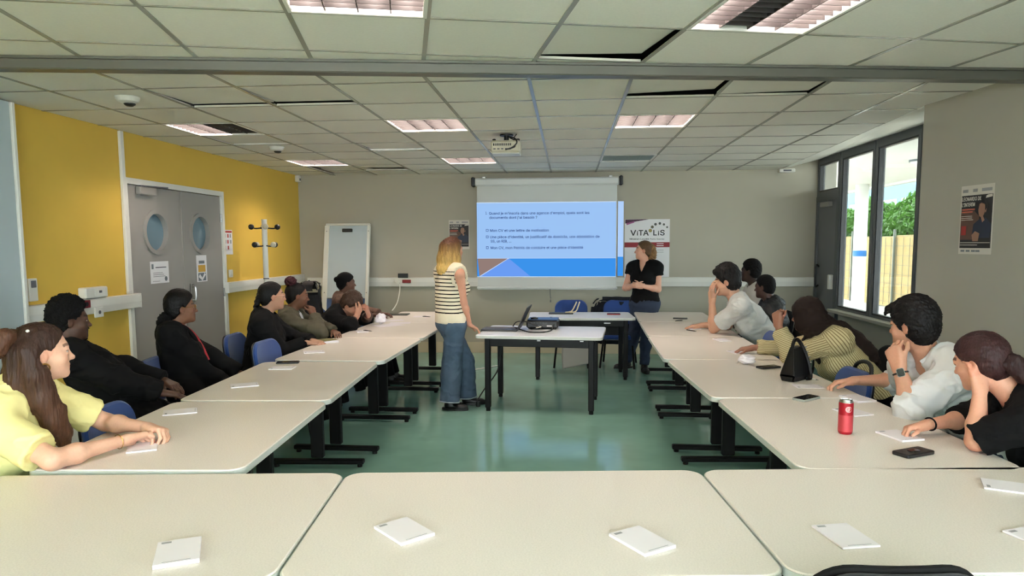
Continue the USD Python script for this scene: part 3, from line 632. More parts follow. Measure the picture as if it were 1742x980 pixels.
# ------------------------------------------------------------------ tables
M_top = mat('laminate_top', (228, 219, 209), .33, noise=.06, nscale=190, rvar=.03, spec=.45)
M_top2 = mat('laminate_top_white', (222, 224, 226), .33, noise=.02, nscale=120)
M_edge = mat('edge_band', (196, 198, 190), .4)
M_leg = mat('table_leg_black', (11, 11, 12), .5, spec=.25)
TT = .026
def table_top(t, w, l, r, top):
    obj('table_top', slab(rrect(w-.006, l-.006, r), TZ-TT, TZ, .003), top, t, smooth=30)
    ring = rrect(w, l, r).difference(rrect(w-.008, l-.008, r-.002))
    obj('edge_band', prism(ring, TZ-TT-.001, TZ-.004), M_edge, t, smooth=40)
def t_table(label, c, deg, w=.80, l=1.2, top=None, group='grey laminate training tables'):
    t = thing('training_table', label, 'table', (c[0], c[1], 0), deg, group)
    table_top(t, w, l, .06, top or M_top)
    for s in (-1, 1):
        y = s*(l/2-.135)
        obj('leg', box(.085, .045, TZ-TT-.09, (0, y, (TZ-TT)/2+.02), .006), M_leg, t)
        f = obj('foot', box(.63, .05, .032, (0, y, .036), .006), M_leg, t)
        for q in (-1, 1): obj('glide', cyl(.018, .02, (q*.285, y, .010), 12), M_leg, f)
        obj('bracket', box(.56, .05, .026, (0, y, TZ-TT-.014), .004), M_leg, t)
    obj('beam', box(.05, l-.3, .04, (0, 0, TZ-TT-.045), .004), M_leg, t)
    return t
def side_table(label, p, deg, l, side, w=.80):
    a = math.radians(deg); d = np.array([-math.sin(a), math.cos(a)]); x = np.array([math.cos(a), math.sin(a)])
    c = np.array(p)+d*l/2+side*x*w/2
    return t_table(label, c, deg, w, l)
side_table('left row table nearest the viewer, under the arms of the woman in pale yellow', (-1.165, 2.345), 3.4, 1.105, -1)
side_table('second table of the left row, beside the seated woman with red scarf', (-1.235, 3.468), 3.2, 1.205, -1)
side_table('third table of the left row, before the woman with the long braid', (-1.279, 4.695), -1.3, 1.18, -1)
side_table('fourth table of the left row, under the man resting his head', (-1.252, 5.892), -1.3, 1.17, -1)
side_table('farthest table of the left row, just left of the standing blonde woman', (-1.232, 7.08), -1.3, 1.17, -1)
side_table('right row table nearest the viewer, with the red can on it', (.826, 2.493), 2.9, 1.145, 1)
side_table('second table of the right row, with the black handbag on it', (.752, 3.648), 3.3, 1.21, 1)
side_table('third table of the right row, before the hijab wearer', (.668, 4.885), -1.3, 1.245, 1)
side_table('fourth table of the right row, under the elbow of the man in grey', (.70, 6.145), -2.0, 1.12, 1)
side_table('farthest table of the right row, beside the standing woman in black', (.742, 7.28), -2.0, 1.05, 1)
aF = 5.2; dF = np.array([math.cos(math.radians(aF)), math.sin(math.radians(aF))]); nF = np.array([-dF[1], dF[0]])
pc = np.array([-.156, 2.406])-nF*.40
for k, l in ((-1, 'front table on the left, with one white pad near its middle'), (0, 'front centre table with two white pads on it'), (1, 'front table on the right, with the white pad beside the window reflection')):
    t_table(l, pc+dF*1.252*k, aF+90, .80, 1.246)

def desk(label, c, deg, l, w, top, drawer=False):
    t = thing('desk', label, 'desk', (c[0], c[1], 0), deg)
    table_top(t, l, w, .05, top)
    hx, hy = l/2-.10, w/2-.10
    for i, (a, b) in enumerate(((-hx, -hy), (hx, -hy), (-hx, hy), (hx, hy))):
        g = obj('leg', box(.05, .05, TZ-TT-.03, (a, b, (TZ-TT+.03)/2), .006), M_leg, t)
        obj('glide', cyl(.02, .03, (a, b, .015), 12), M_leg, g)
    for s in (-1, 1):
        obj('apron', box(l-.16, .03, .075, (0, s*hy, TZ-TT-.045), .004), M_leg, t)
        obj('side_rail', box(.03, w-.2, .06, (s*hx, 0, TZ-TT-.04), .004), M_leg, t)
    if drawer:
        obj('modesty_panel', box(l-.26, .02, .20, (0, hy-.05, TZ-TT-.13), .004), M_leg, t)
        obj('label_plate', box(.07, .004, .012, (.28, -hy-.016, TZ-TT-.04)), M_steel, t)
    else:
        for x in (-.0, .38): obj('rivet_plate', box(.03, .004, .01, (x, -hy-.016, TZ-TT-.022)), M_steel, t)
    return t
desk('desk with the laptop and the projector in the middle of the room', (-.228, 6.44), -5.3, 1.13, .80, M_top2)
desk('desk farther back with a drawer apron near the screen', (.143, 7.935), 2.0, 1.17, .68, M_top2, True)

# ------------------------------------------------------------------ chairs
M_bfab = mat('blue_fabric', (26, 62, 128), .85, noise=.08, nscale=300, bump=.3, bscale=900, sheen=.3)
M_kfab = mat('black_fabric', (13, 13, 14), .9, spec=.25, noise=.1, nscale=300, bump=.3, bscale=900)
M_plas = mat('black_plastic', (20, 20, 22), .4)
def pad(w, h, t, r, curve=0., nx=13, ny=9):
    """rounded cushion in the xy plane bent by curve along x"""
    q = rrect(w, h, r, 8); m = slab(q, -t/2, t/2, min(.012, t*.4)); m = m.subdivide_to_size(.06)
    m.vertices[:, 2] += curve*(m.vertices[:, 0]**2); return m
def make_chair(label, loc, rz, fab, group=None, loop=False, low=0.):
    c = thing('meeting_chair', label, 'chair', (*loc, 0), rz, group)
    sm = pad(.42, .40, .055, .09); sm.apply_translation((0, .0, .385)); obj('seat', sm, fab, c)
    bm = pad(.41, .30, .035, .11, -.55); bm = xf(bm, frame((0, -.215, .655-low), (1, 0, 0), (0, -.13, .99), (0, -.99, -.13))); obj('backrest', bm, fab, c)
    sh = pad(.40, .29, .008, .105, -.55); sh = xf(sh, frame((0, -.238, .655-low), (1, 0, 0), (0, -.13, .99), (0, -.99, -.13))); obj('back_shell', sh, M_plas, c)
    us = box(.36, .34, .02, (0, 0, .352), .006); obj('seat_pan', us, M_plas, c)
    for s in (-1, 1):
        obj('leg', tube([(s*.17,   .16, .35), (s*.205, .23, .012)], .0125, smooth=False), M_leg, c)
        obj('leg', tube([(s*.17, -  .16, .35), (s*.205, -.26, .012)], .0125, smooth=False), M_leg, c)
        obj('back_support', tube([(s*.12, -.10, .342), (s*.12, -.20, .36), (s*.12, -.23, .45), (s*.11, -.235, .60)], .011), M_leg, c)
    obj('cross_bar', tube([(-.17, -.16, .345), (.17, -.16, .345)], .010, smooth=False), M_leg, c)
    if loop: obj('carry_loop', tube([(-.10, -.25, .68), (-.09, -.26, .78), (0, -.265, .80), (.09, -.26, .76), (.10, -.25, .66)], .012), M_plas, c)
    return c
make_chair('empty blue chair tucked in behind the woman in pale yellow', (-1.97, 3.10), -86, M_bfab, low=.055)
bc = make_chair('empty blue chair tucked in beside the woman with the braid', (-2.02, 4.95), -92, M_bfab)
dup(bc, (.04, 8.56, 0), 180, 'blue chair behind the desk under the screen')
kc = make_chair('black chair whose rounded back top shows at the bottom edge on the right', (.70, 1.74), 4, M_kfab)
make_chair('blue chair with a black loop tucked in between grey shirt man and hijab wearer', (1.45, 5.76), 92, M_bfab, loop=True, low=.02)
make_chair('blue chair with a black loop behind the hand of the white shirt man', (1.49, 4.22), 95, M_bfab, loop=True, low=.05)

make_chair('blue chair under the woman in the black blazer', (-2.51, 4.365), -78, M_bfab, low=.035)
dup(bc, (-2.44, 5.34, 0), -86, 'dark seen blue chair under the woman with the braid')
dup(bc, (-2.52, 6.02, 0), -90, 'chair under the woman in the olive jacket')
make_chair('chair under the reclining man in the black jacket', (-2.44, 3.78), -75, M_bfab, low=.13)
dup(bc, (-2.32, 2.48, 0), -86, 'chair under the woman in pale yellow')
dup(bc, (-2.52, 6.72, 0), -86, 'chair under the man resting his face')
dup(bc, (-2.52, 7.48, 0), -86, 'chair under the person with the headband')
dup(kc, (1.88, 6.24, 0), 90, 'black chair under the man in the light grey t-shirt')
dup(kc, (2.04, 6.86, 0), 88, 'black chair under the person in the hooded jacket')
dup(kc, (2.05, 7.40, 0), 90, 'black chair under the person in white')
dup(kc, (1.98, 4.76, 0), 100, 'black chair whose round back shows behind the hijab wearer')
dup(kc, (2.14, 3.50, 0), 86, 'black chair under the man in the white shirt')
dup(kc, (2.16, 2.62, 0), 72, 'black chair behind the woman in black at the right edge')
dup(bc, (.62, 8.56, 0), 172, 'blue chair with a dark jacket on its back near the standing woman in black')
M_coat = mat('dark_coat', (22, 25, 32), .85, spec=.25, noise=.15, nscale=20)
def drape(name, label, cat, loc, rz, w, h0, h1, seed, mt, d=.09):
    t = thing(name, label, cat, loc, rz); m = slab(rrect(w, h1-h0, .09), -d/2, d/2, .03).subdivide_to_size(.03); m = trimesh.smoothing.filter_laplacian(m, iterations=6); m = xf(m, frame((0, 0, (h0+h1)/2), (1, 0, 0), (0, 0, 1), (0, -1, 0)))
    g = meshkit.fbm(np.c_[m.vertices[:, 0]*14, m.vertices[:, 1]*14, m.vertices[:, 2]*4], 3, seed)-.5; m.vertices[:, 1] += g*.06; m.vertices[:, 0] *= 1+.12*(h1-m.vertices[:, 2])/(h1-h0); obj('cloth' if cat == 'jacket' else 'body', m, mt, t, smooth=True); return t
jk = drape('draped_jacket', 'dark jacket draped over the blue chair near the standing woman', 'jacket', (.62, 8.825, 0), 172, .56, .28, .80, 3, M_coat, .075)
obj('collar', tube([(-.14, -.0, .74), (-.09, -.02, .805), (0, -.03, .82), (.09, -.02, .805), (.14, 0, .74)], .022), M_coat, jk); obj('sleeve', tube([(.20, 0, .70), (.24, .02, .5), (.235, .03, .25)], .05), M_coat, jk)
bp_ = drape('backpack', 'black backpack standing on a chair by the back left wall', 'backpack', (-2.72, 7.15, 0), -75, .34, .47, 1.10, 8, mat('backpack_black', (14, 14, 16), .7, spec=.3), .20)
obj('top_handle', tube([(-.05, 0, 1.08), (0, 0, 1.13), (.05, 0, 1.08)], .01), M_black, bp_)
for x in (-.10, .10): obj('strap', tube([(x, -.12, 1.02), (x*1.1, -.15, .8), (x, -.12, .58)], .016), M_black, bp_)
dup(bc, (-2.69, 7.15, 0), -80, 'blue chair that holds the black backpack')

# ------------------------------------------------------------------ things on the tables
M_page = mat('pad_page', (232, 226, 230), .75)
def sheet(label, quad, h=.008, n='note_pad', cat='notepad', group=None, marks=True, size=(.107, .150), m=None, z=TZ):
    q = np.array(quad, float); c = q.mean(0); e0 = q[1]-q[0]+q[2]-q[3]; e1 = q[2]-q[1]+q[3]-q[0]
    if np.linalg.norm(e0) > np.linalg.norm(e1): e0, e1 = -e1, e0
    a = math.atan2(e0[1], e0[0]) if np.linalg.norm(e0) > 0 else 0
    t = thing(n, label, cat, (c[0], c[1], z+.0005), math.degrees(a), group)
    w, l = size
    obj('page_block', box(w, l, h, (0, 0, h/2), .0008 if h > .003 else 0), m or M_page, t, smooth=False)
    if marks:
        obj('logo_mark', box(.024, .010, .0004, (-w/2+.022, l/2-.014, h+.0002)), M_lprint, t, smooth=False)
        obj('address_line', box(w*.62, .002, .0004, (0, -l/2+.009, h+.0002)), M_lprint, t, smooth=False)
    return t
pads = [
 ('white note pad at the front left, nearest the bottom edge', ((-1.1, 1.719), (-1.001, 1.767), (-.925, 1.63), (-1.019, 1.582)), .011),
 ('white note pad on the left half of the front centre table', ((-.544, 1.874), (-.472, 1.943), (-.367, 1.83), (-.437, 1.761)), .009),
 ('white note pad on the right half of the front centre table', ((.118, 1.867), (.199, 1.929), (.283, 1.793), (.2, 1.742)), .009),
 ('white note pad in the middle of the front right table', ((.698, 1.972), (.787, 1.99), (.818, 1.841), (.722, 1.82)), .006),
 ('white note pad at the right edge below the dark phone', ((1.397, 2.37), (1.536, 2.42), (1.475, 2.296), (1.36, 2.267)), .006),
 ('white note pad cut by the right edge at the bottom corner', ((1.2, 1.97), (1.30, 2.005), (1.36, 1.87), (1.25, 1.82)), .006),
 ('white note pad under the fingers of the woman in pale yellow', ((-1.783, 2.625), (-1.691, 2.682), (-1.60, 2.566), (-1.70, 2.52)), .006),
 ('white note pad on the second left table, nearer the viewer', ((-1.971, 3.197), (-1.823, 3.255), (-1.757, 3.138), (-1.918, 3.094)), .006),
 ('white note pad on the second left table, farther back', ((-1.957, 3.829), (-1.807, 3.906), (-1.74, 3.774), (-1.907, 3.748)), .006),
 ('white note pad beside the black phone on the left', ((-1.93, 4.44), (-1.80, 4.42), (-1.78, 4.31), (-1.932, 4.327)), .006),
 ('white note pad alone in front of the woman with the braid', ((-2.006, 5.097), (-1.865, 5.163), (-1.805, 5.021), (-1.943, 4.958)), .006),
 ('white note pad by the elbow of the woman in olive', ((-2.06, 5.606), (-1.95, 5.683), (-1.89, 5.60), (-2.0, 5.472)), .006),
 ('white note pad with a pen on it on the fourth left table', ((-1.994, 6.366), (-1.903, 6.461), (-1.788, 6.2), (-1.94, 6.194)), .006),
 ('white note pad left on the right third table, nobody touching it', ((1.209, 5.936), (1.35, 5.943), (1.351, 5.8), (1.192, 5.758)), .006),
 ('white note pad under the hand of the woman in black at the right', ((1.308, 2.996), (1.405, 3.021), (1.457, 2.907), (1.312, 2.855)), .008),
 ('white sheet lying between the handbag and the outstretched hand', ((1.283, 4.012), (1.404, 4.052), (1.396, 3.937), (1.295, 3.899)), .0015),
 ('white note pad beside the hand of the grey shirt man', ((1.13, 6.72), (1.24, 6.75), (1.25, 6.6), (1.12, 6.58)), .006),
 ('white note pad at the far right table near the window', ((1.22, 7.0), (1.34, 7.03), (1.36, 6.88), (1.23, 6.86)), .006),
]
for l, q, h in pads: sheet(l, q, h, group='white note pads on the tables')
sheet('white pad just behind the red can on the right', ((1.27, 3.40), (1.37, 3.44), (1.43, 3.32), (1.31, 3.28)), .006, group='white note pads on the tables')
sheet('white pad under the outstretched hand of the white shirt man', ((1.42, 3.70), (1.53, 3.73), (1.55, 3.60), (1.43, 3.57)), .010, group='white note pads on the tables')
sheet('white sheets at the fingertips of the hijab wearer', ((1.19, 5.26), (1.30, 5.28), (1.30, 5.16), (1.20, 5.14)), .003, group='white note pads on the tables')
for l, q, sz in (('large white sheet spread before the man resting his head', ((-1.93, 6.80), (-1.78, 6.98), (-1.66, 6.86), (-1.82, 6.66)), (.20, .28)), ('white sheet overlapping the large sheet on the far left table', ((-1.80, 7.10), (-1.66, 7.05), (-1.64, 6.98), (-1.80, 7.0)), (.15, .21)), ('white sheet beside the black tablet on the farthest left table', ((-1.72, 7.75), (-1.56, 7.78), (-1.55, 7.62), (-1.7, 7.6)), (.12, .19)), ('white sheet crossing two others before the curled sleeper', ((-1.95, 7.33), (-1.80, 7.36), (-1.74, 7.22), (-1.9, 7.2)), (.13, .20))):
    sheet(l, q, .0012, 'paper_sheet', 'paper', 'loose white sheets on the far left tables', False, sz)

M_pblack = mat('phone_black', (12, 12, 14), .12, spec=.7); M_pcase = mat('phone_case', (24, 22, 24), .45); M_psilver = mat('phone_silver', (150, 156, 148), .35)
def phone(label, c, deg, case=M_pcase, scr=M_pblack, l=.15, w=.072, h=.010, name='smartphone', cat='phone', cam_=True):
    t = thing(name, label, cat, (c[0], c[1], TZ+.0004), deg)
    obj('case', slab(rrect(w, l, .010), 0, h, .002), case, t, smooth=30); obj('screen', slab(rrect(w-.007, l-.007, .008), h-.0005, h+.0006, .0003), scr, t, smooth=False)
    return t
ph = phone('dark phone with a silver emblem lying face down near the right edge', (1.31, 2.70), -62, h=.013, scr=M_pcase)
obj('camera_bump', slab(rrect(.03, .045, .008), .013, .016, .001), M_pblack, ph); obj('emblem', cyl(.007, .001, (0, .0, .0142), 16), M_steel, ph)
phone('black phone with a pale edge beside the outstretched hand on the right', (1.225, 3.64), -50, case=M_psilver, h=.012)
phone('black phone on the right, left of the standing handbag', (1.29, 4.56), -65, h=.012)
phone('black phone on the left, before the empty blue chair', (-1.91, 4.58), 105, h=.010)
phone('dark phone on the far right table', (1.20, 7.55), 80, h=.01)
phone('phone in a red case on the desk with the drawer', (.52, 7.98), 88, case=M_pred, h=.012)
phone('black tablet on the farthest left table', (-1.95, 7.88), 92, l=.24, w=.17, name='tablet_device', cat='tablet')
def pen(label, a, b, m=M_black, r=.004, z=TZ):
    a, b = np.array(a), np.array(b); t = thing('pen', label, 'pen', (*a, z+r), math.degrees(math.atan2(*(b-a)[::-1]))); L = np.linalg.norm(b-a)
    obj('barrel', cyl(r, L*.85, (L*.425, 0, 0), 10, 'x'), m, t); obj('tip', cyl(r, L*.15, (L*.925, 0, 0), 10, 'x', r2=.001), M_steel, t); obj('clip', box(.035, .002, .003, (.03, 0, r)), m, t)
pen('black pen beside the spread fingers of the grey shirt man', (1.10, 6.55), (1.17, 6.43)); pen('black pen on a pad on the fourth left table', (-1.90, 6.33), (-1.80, 6.27), z=TZ+.0065); pen('white pen near the hijab wearer, right of the handbag', (1.40, 4.26), (1.46, 4.14), M_pvc)
pen('dark pen on the farthest left table', (-1.62, 7.66), (-1.52, 7.62), z=TZ+.0018); pen('white pen beside the crumpled paper on the right', (1.13, 4.72), (1.17, 4.83), M_pvc); pen('dark pen on the far right table', (1.11, 7.3), (1.2, 7.36))
def crumple(label, c, r, seed, sq=.5):
    t = thing('crumpled_paper', label, 'paper', (c[0], c[1], TZ)); m = trimesh.creation.icosphere(3, r); g = meshkit.noise(m.vertices/r*2.2, seed)
    m.vertices *= (.72+.5*g)[:, None]; m.vertices[:, 2] *= sq; m.vertices[:, 2] -= m.vertices[:, 2].min()
    obj('wad', m, M_page, t, smooth=False); return t
crumple('white folded paper roll on the right table beside the phone', (1.19, 4.70), .055, 3, .6); crumple('white crumpled tissue by the face of the man resting his head', (-1.90, 6.92), .06, 9, .9)
nb = thing('notebook', 'olive notebook lying at the table edge by the woman in olive', 'notebook', (-2.03, 5.60, TZ), -40)
obj('pages', box(.15, .21, .014, (0, 0, .009)), M_page, nb); [obj('cover', box(.155, .215, .002, (0, 0, z), .0005), mat('olive_card', (110, 104, 62), .7), nb) for z in (.001, .017)]

# red can
cn = thing('drink_can', 'red drink can standing on the right table', 'can', (1.168, 2.985, TZ+.0003))
M_can = mat('can_red', (165, 22, 38), .3, metal=.35); M_alum = mat('can_aluminium', (200, 200, 200), .25, metal=1.)
obj('body', lathe([(0, .002), (.022, .002), (.025, 0), (.0285, .008), (.029, .012), (.029, .130), (.0285, .134)], 40), M_can, cn)
obj('shoulder', lathe([(.0285, .134), (.026, .141), (.0245, .144), (.0245, .146), (.023, .146), (.0225, .142), (0, .142)], 40), M_alum, cn)
obj('pull_tab', slab(rrect(.012, .022, .005),   .1425, .144, .0003), M_alum, cn)
M_canl = mat('can_emblem', (196, 150, 150), .4)
def wrap(m, R=.0292, z0=.1):
    a = m.vertices[:, 0]/R-PI/2; rr = R+m.vertices[:, 2]; z = m.vertices[:, 1]; m.vertices = np.c_[rr*np.cos(a), rr*np.sin(a), z+z0]; return m
em = prism(Point(0, 0).buffer(.013, quad_segs=10).difference(Point(.003, 0).buffer(.009, quad_segs=10)), 0, .0004).subdivide_to_size(.004); obj('emblem', wrap(em, z0=.108), M_canl, cn)
obj('emblem_core', wrap(prism([(-.006, -.008), (.002, -.01), (.007, .004), (0, .01), (-.004, .003)], 0, .0004).subdivide_to_size(.004), z0=.108), M_canl, cn)
obj('lower_band', lathe([(.0291, .012), (.0293, .014), (.0293, .080), (.0291, .082)], 40), mat('can_band', (186, 62, 70), .35, metal=.3), cn)

# handbag
hb = thing('handbag', 'black leather handbag with a studded strap standing on the right table', 'handbag', (1.335, 4.17, TZ), 42)
M_leather = mat('black_leather', (11, 11, 12), .42, spec=.35, noise=.1, nscale=60, bump=.4, bscale=220)
q = [(-.095, -.035, 0), (.095, -.035, 0), (.095, .035, 0), (-.095, .035, 0), (-.10, -.045, .03), (.10, -.045, .03), (.10, .045, .03), (-.10, .045, .03), (-.05, -.012, .19), (.05, -.012, .19), (.05, .012, .19), (-.05, .012, .19)]
q = [(a*.88, b, c) for a, b, c in q]; bm_ = trimesh.convex.convex_hull(np.array(q)).subdivide_to_size(.02); bm_ = trimesh.smoothing.filter_laplacian(bm_, iterations=3); bm_.vertices[:, 2] -= bm_.vertices[:, 2].min(); obj('body', bm_, M_leather, hb)
obj('flap', box(.085, .03, .02, (0, 0, .18), .006), M_leather, hb)
obj('strap', [tube([(-.045, 0, .18), (-.03, .0, .225), (.0, 0, .24), (.035, -.01, .21), (.06, -.03, .14), (.075, -.05, .05), (.06, -.06, .012), (.03, -.055, .012)], .011, sides=6)], M_leather, hb)
for k, (x, y, z) in enumerate(((.045, -.034, .195), (.055, -.040, .165), (.063, -.048, .135), (.069, -.055, .105))): obj('stud', xf(trimesh.creation.icosphere(1, .006), trans(x, y, z)), M_steel, hb)

# laptop, projector and their leads on the desk
lt = thing('laptop', 'black laptop open on the middle desk beside the projector', 'laptop', (-.63, 6.50, TZ), -4)
obj('base', box(.34, .235, .016, (0, 0, .009), .003), M_plas, lt); obj('keyboard', box(.30, .12, .002, (0, .03, .0175)), M_ink, lt); obj('touchpad', box(.10, .06, .0012, (0, -.07, .0172)), M_pcase, lt)
Tl = frame((.175, 0, .016), (.42, 0, .907), (0, 1, 0), (-.907, 0, .42))
obj('lid', xf(box(.235, .335, .008, (.117, 0, 0), .002), Tl), M_plas, lt); obj('display', xf(box(.21, .31, .001, (.117, 0, .0045)), Tl), emat('laptop_display', (120, 160, 220), .5), lt); obj('hinge', xf(cyl(.008, .26, (0, 0, 0), 12, 'y'), trans(.172, 0, .018)), M_plas, lt)
vp = thing('video_projector', 'black video projector standing on the middle desk', 'projector', (-.235, 6.66, TZ), -4)
obj('body', box(.30, .24, .078, (0, 0, .049), .014), M_plas, vp); obj('top_cover', box(.285, .225, .008, (0, 0, .090), .004), mat('projector_top', (40, 60, 92), .25), vp)
obj('lens_ring', cyl(.04, .03, (.06, .125, .055), 24, 'y'), M_pcase, vp); obj('lens', cyl(.03, .034, (.06, .125, .055), 24, 'y'), M_pblack, vp)
obj('focus_dial', lathe([(0, .0), (.035, 0), (.035, .012), (.02, .018), (0, .018)], 24, (-.08, -.06, .094)), M_pblack, vp)
for k in range(6): obj('vent_slot', box(.02, .003, .005, (-.10+.028*k, -.121, .062)), M_ink, vp)
obj('rating_label', box(.05, .002, .012, (.07, -.121, .035)), M_paper, vp)
for x in (-.06, -.03, .0): obj('port', box(.018, .002, .009, (x, -.121, .038)), M_ink, vp)
for a in (-.12, .12):
    for b in (-.09, .09): obj('foot', cyl(.012, .012, (a, b, .006), 12), M_plas, vp)
cb = thing('projector_cable', 'black cables curling between the laptop and the projector', 'cable', (-.4, 6.45, TZ))
obj('video_lead', tube([(-.06, .06, .012), (-.09, .0, .03), (-.02, -.06, .012), (.06, -.16, .007), (.18, -.15, .006), (.25, -.02, .01), (.27, .075, .05)], .006), M_black, cb)
obj('power_lead', tube([(-.12, .10, .03), (-.08, .06, .075), (.0, .05, .08), (.08, .06, .05), (.14, .08, .02), (.10, .10, .008)], .005), M_black, cb)
obj('white_plug', bar((.10, .06, .02), (.15, .08, .03), .02, .012, bev=.003), M_white, cb)
cb = thing('floor_cable', 'black cable hanging from the middle desk to a plug on the floor', 'cable', (-.62, 6.35, 0))
obj('cord', tube([(.0, .2, .64), (-.02, .18, .45), (-.05, .15, .30), (-.16, .05, .15), (-.22, .0, .05), (-.21, -.02, .03)], .006), M_black, cb); obj('plug', cyl(.02, .045, (-.21, -.02, .025), 14), M_black, cb)
# things on the far desk
tb = thing('strap_roll', 'beige straps hanging over a dark tablet on the far desk', 'strap', (-.08, 8.05, TZ))
obj('tablet', slab(rrect(.28, .12, .01), .0005, .014, .002), M_pcase, tb); obj('strap', [tube([(.05, -.02, .018), (.12, .0, .03), (.16, .04, .09), (.18, .10, .13)], .008), tube([(.10, -.03, .018), (.17, .0, .03), (.20, .04, .09), (.215, .10, .13)], .008)], M_base, tb)
bgp = thing('tote_bag', 'grey printed tote bag hanging under the far desk', 'bag', (.10, 7.72, 0), 8)
tm = slab([(-.16, .12), (.16, .18), (.19, .26), (.17, .60), (-.13, .60), (-.17, .3)], -.03, .03, .012); tm = xf(tm, frame((0, 0, 0), (1, 0, 0), (0, 0, 1), (0, -1, 0))); obj('body', tm, mat('tote_grey', (150, 146, 140), .8), bgp)
for x, z in ((-.06, .48), (.0, .44), (.06, .5), (-.1, .42)): obj('print_dot', xf(cyl(.022, .002, (x, -.031, z), 14, 'y'), np.eye(4)), M_ink, bgp)

# ------------------------------------------------------------------ figures: smooth implicit bodies
def unit(v): v = np.asarray(v, float); return v/(np.linalg.norm(v)+1e-12)
def smin(a, b, k):
    if k <= 0: return np.minimum(a, b)
    h = np.maximum(k-np.abs(a-b), 0)/k; return np.minimum(a, b)-h*h*k*.25

class Field:
    def __init__(s, lo, hi, res):
        s.lo = np.asarray(lo, np.float32); s.res = res
        s.n = np.ceil((np.asarray(hi)-s.lo)/res).astype(int)+1; s.F = np.full(s.n, .25, np.float32)
    def _sub(s, lo, hi, pad):
        a = np.clip(np.floor((np.asarray(lo)-pad-s.lo)/s.res).astype(int), 0, s.n); b = np.clip(np.ceil((np.asarray(hi)+pad-s.lo)/s.res).astype(int)+1, 0, s.n)
        if np.any(b <= a): return None
        sl = tuple(slice(x, y) for x, y in zip(a, b))
        ax = [s.lo[i]+np.arange(a[i], b[i], dtype=np.float32)*s.res for i in range(3)]
        return sl, np.stack(np.meshgrid(*ax, indexing='ij'), -1)
    def add(s, prim, k=.02):
        fn, lo, hi = prim; q = s._sub(lo, hi, k+2*s.res)
        if q: s.F[q[0]] = smin(s.F[q[0]], fn(q[1]).astype(np.float32), k)
        return s
    def sub(s, prim, k=.008):
        fn, lo, hi = prim; q = s._sub(lo, hi, k+2*s.res)
        if q: s.F[q[0]] = -smin(-s.F[q[0]], fn(q[1]).astype(np.float32), k)
        return s
    def clip(s, pt, n, k=.004):
        ax = [s.lo[i]+np.arange(s.n[i], dtype=np.float32)*s.res for i in range(3)]; n = unit(n); pt = np.asarray(pt, float)
        d = (ax[0]-pt[0])[:, None, None]*n[0]+(ax[1]-pt[1])[None, :, None]*n[1]+(ax[2]-pt[2])[None, None, :]*n[2]
        s.F = -smin(-s.F, -d.astype(np.float32), k); return s
    def clipz(s, z0):  # keep above z0
        return s.clip((0, 0, z0), (0, 0, -1), .004)
    def mesh(s):
        F = s.F.copy()
        F[[0, -1]] = np.maximum(F[[0, -1]], .01); F[:, [0, -1]] = np.maximum(F[:, [0, -1]], .01); F[:, :, [0, -1]] = np.maximum(F[:, :, [0, -1]], .01)
        I = F < 0; c = np.zeros(np.array(F.shape)-1, np.uint8)
        sl = lambda d, n: slice(d, n-1+d)
        for a in (0, 1):
            for b in (0, 1):
                for e in (0, 1): c += I[sl(a, s.n[0]), sl(b, s.n[1]), sl(e, s.n[2])]
        act = (c > 0) & (c < 8); ijk = np.argwhere(act); m = len(ijk)
        idx = np.full(act.shape, -1, np.int32); idx[act] = np.arange(m)
        off = np.array([(a, b, e) for a in (0, 1) for b in (0, 1) for e in (0, 1)])
        v = np.stack([F[tuple((ijk+o).T)] for o in off], 1); acc = np.zeros((m, 3)); cnt = np.zeros(m)
        for p in range(8):
            for q in range(p+1, 8):
                if np.abs(off[p]-off[q]).sum() != 1: continue
                x = (v[:, p] < 0) != (v[:, q] < 0); t = np.where(x, v[:, p]/(v[:, p]-v[:, q]+1e-20), 0)
                acc += np.where(x[:, None], off[p]+t[:, None]*(off[q]-off[p]), 0); cnt += x
        V = s.lo+(ijk+acc/np.maximum(cnt, 1)[:, None])*s.res; Q = []
        for ax in range(3):
            u, w = (ax+1) % 3, (ax+2) % 3
            A = np.take(I, range(s.n[ax]-1), ax); B = np.take(I, range(1, s.n[ax]), ax)
            e = np.argwhere(A != B); e = e[(e[:, u] > 0) & (e[:, w] > 0) & (e[:, u] < s.n[u]-1) & (e[:, w] < s.n[w]-1)]
            if not len(e): continue
            g = lambda du, dw: idx[tuple((e-np.eye(3, dtype=int)[u]*du-np.eye(3, dtype=int)[w]*dw).T)]
            q = np.stack([g(1, 1), g(0, 1), g(0, 0), g(1, 0)], 1); fl = ~A[tuple(e.T)]
            q[fl] = q[fl][:, ::-1]; Q.append(q)
        Q = np.vstack(Q); Q = Q[(Q >= 0).all(1)]
        return V, Q

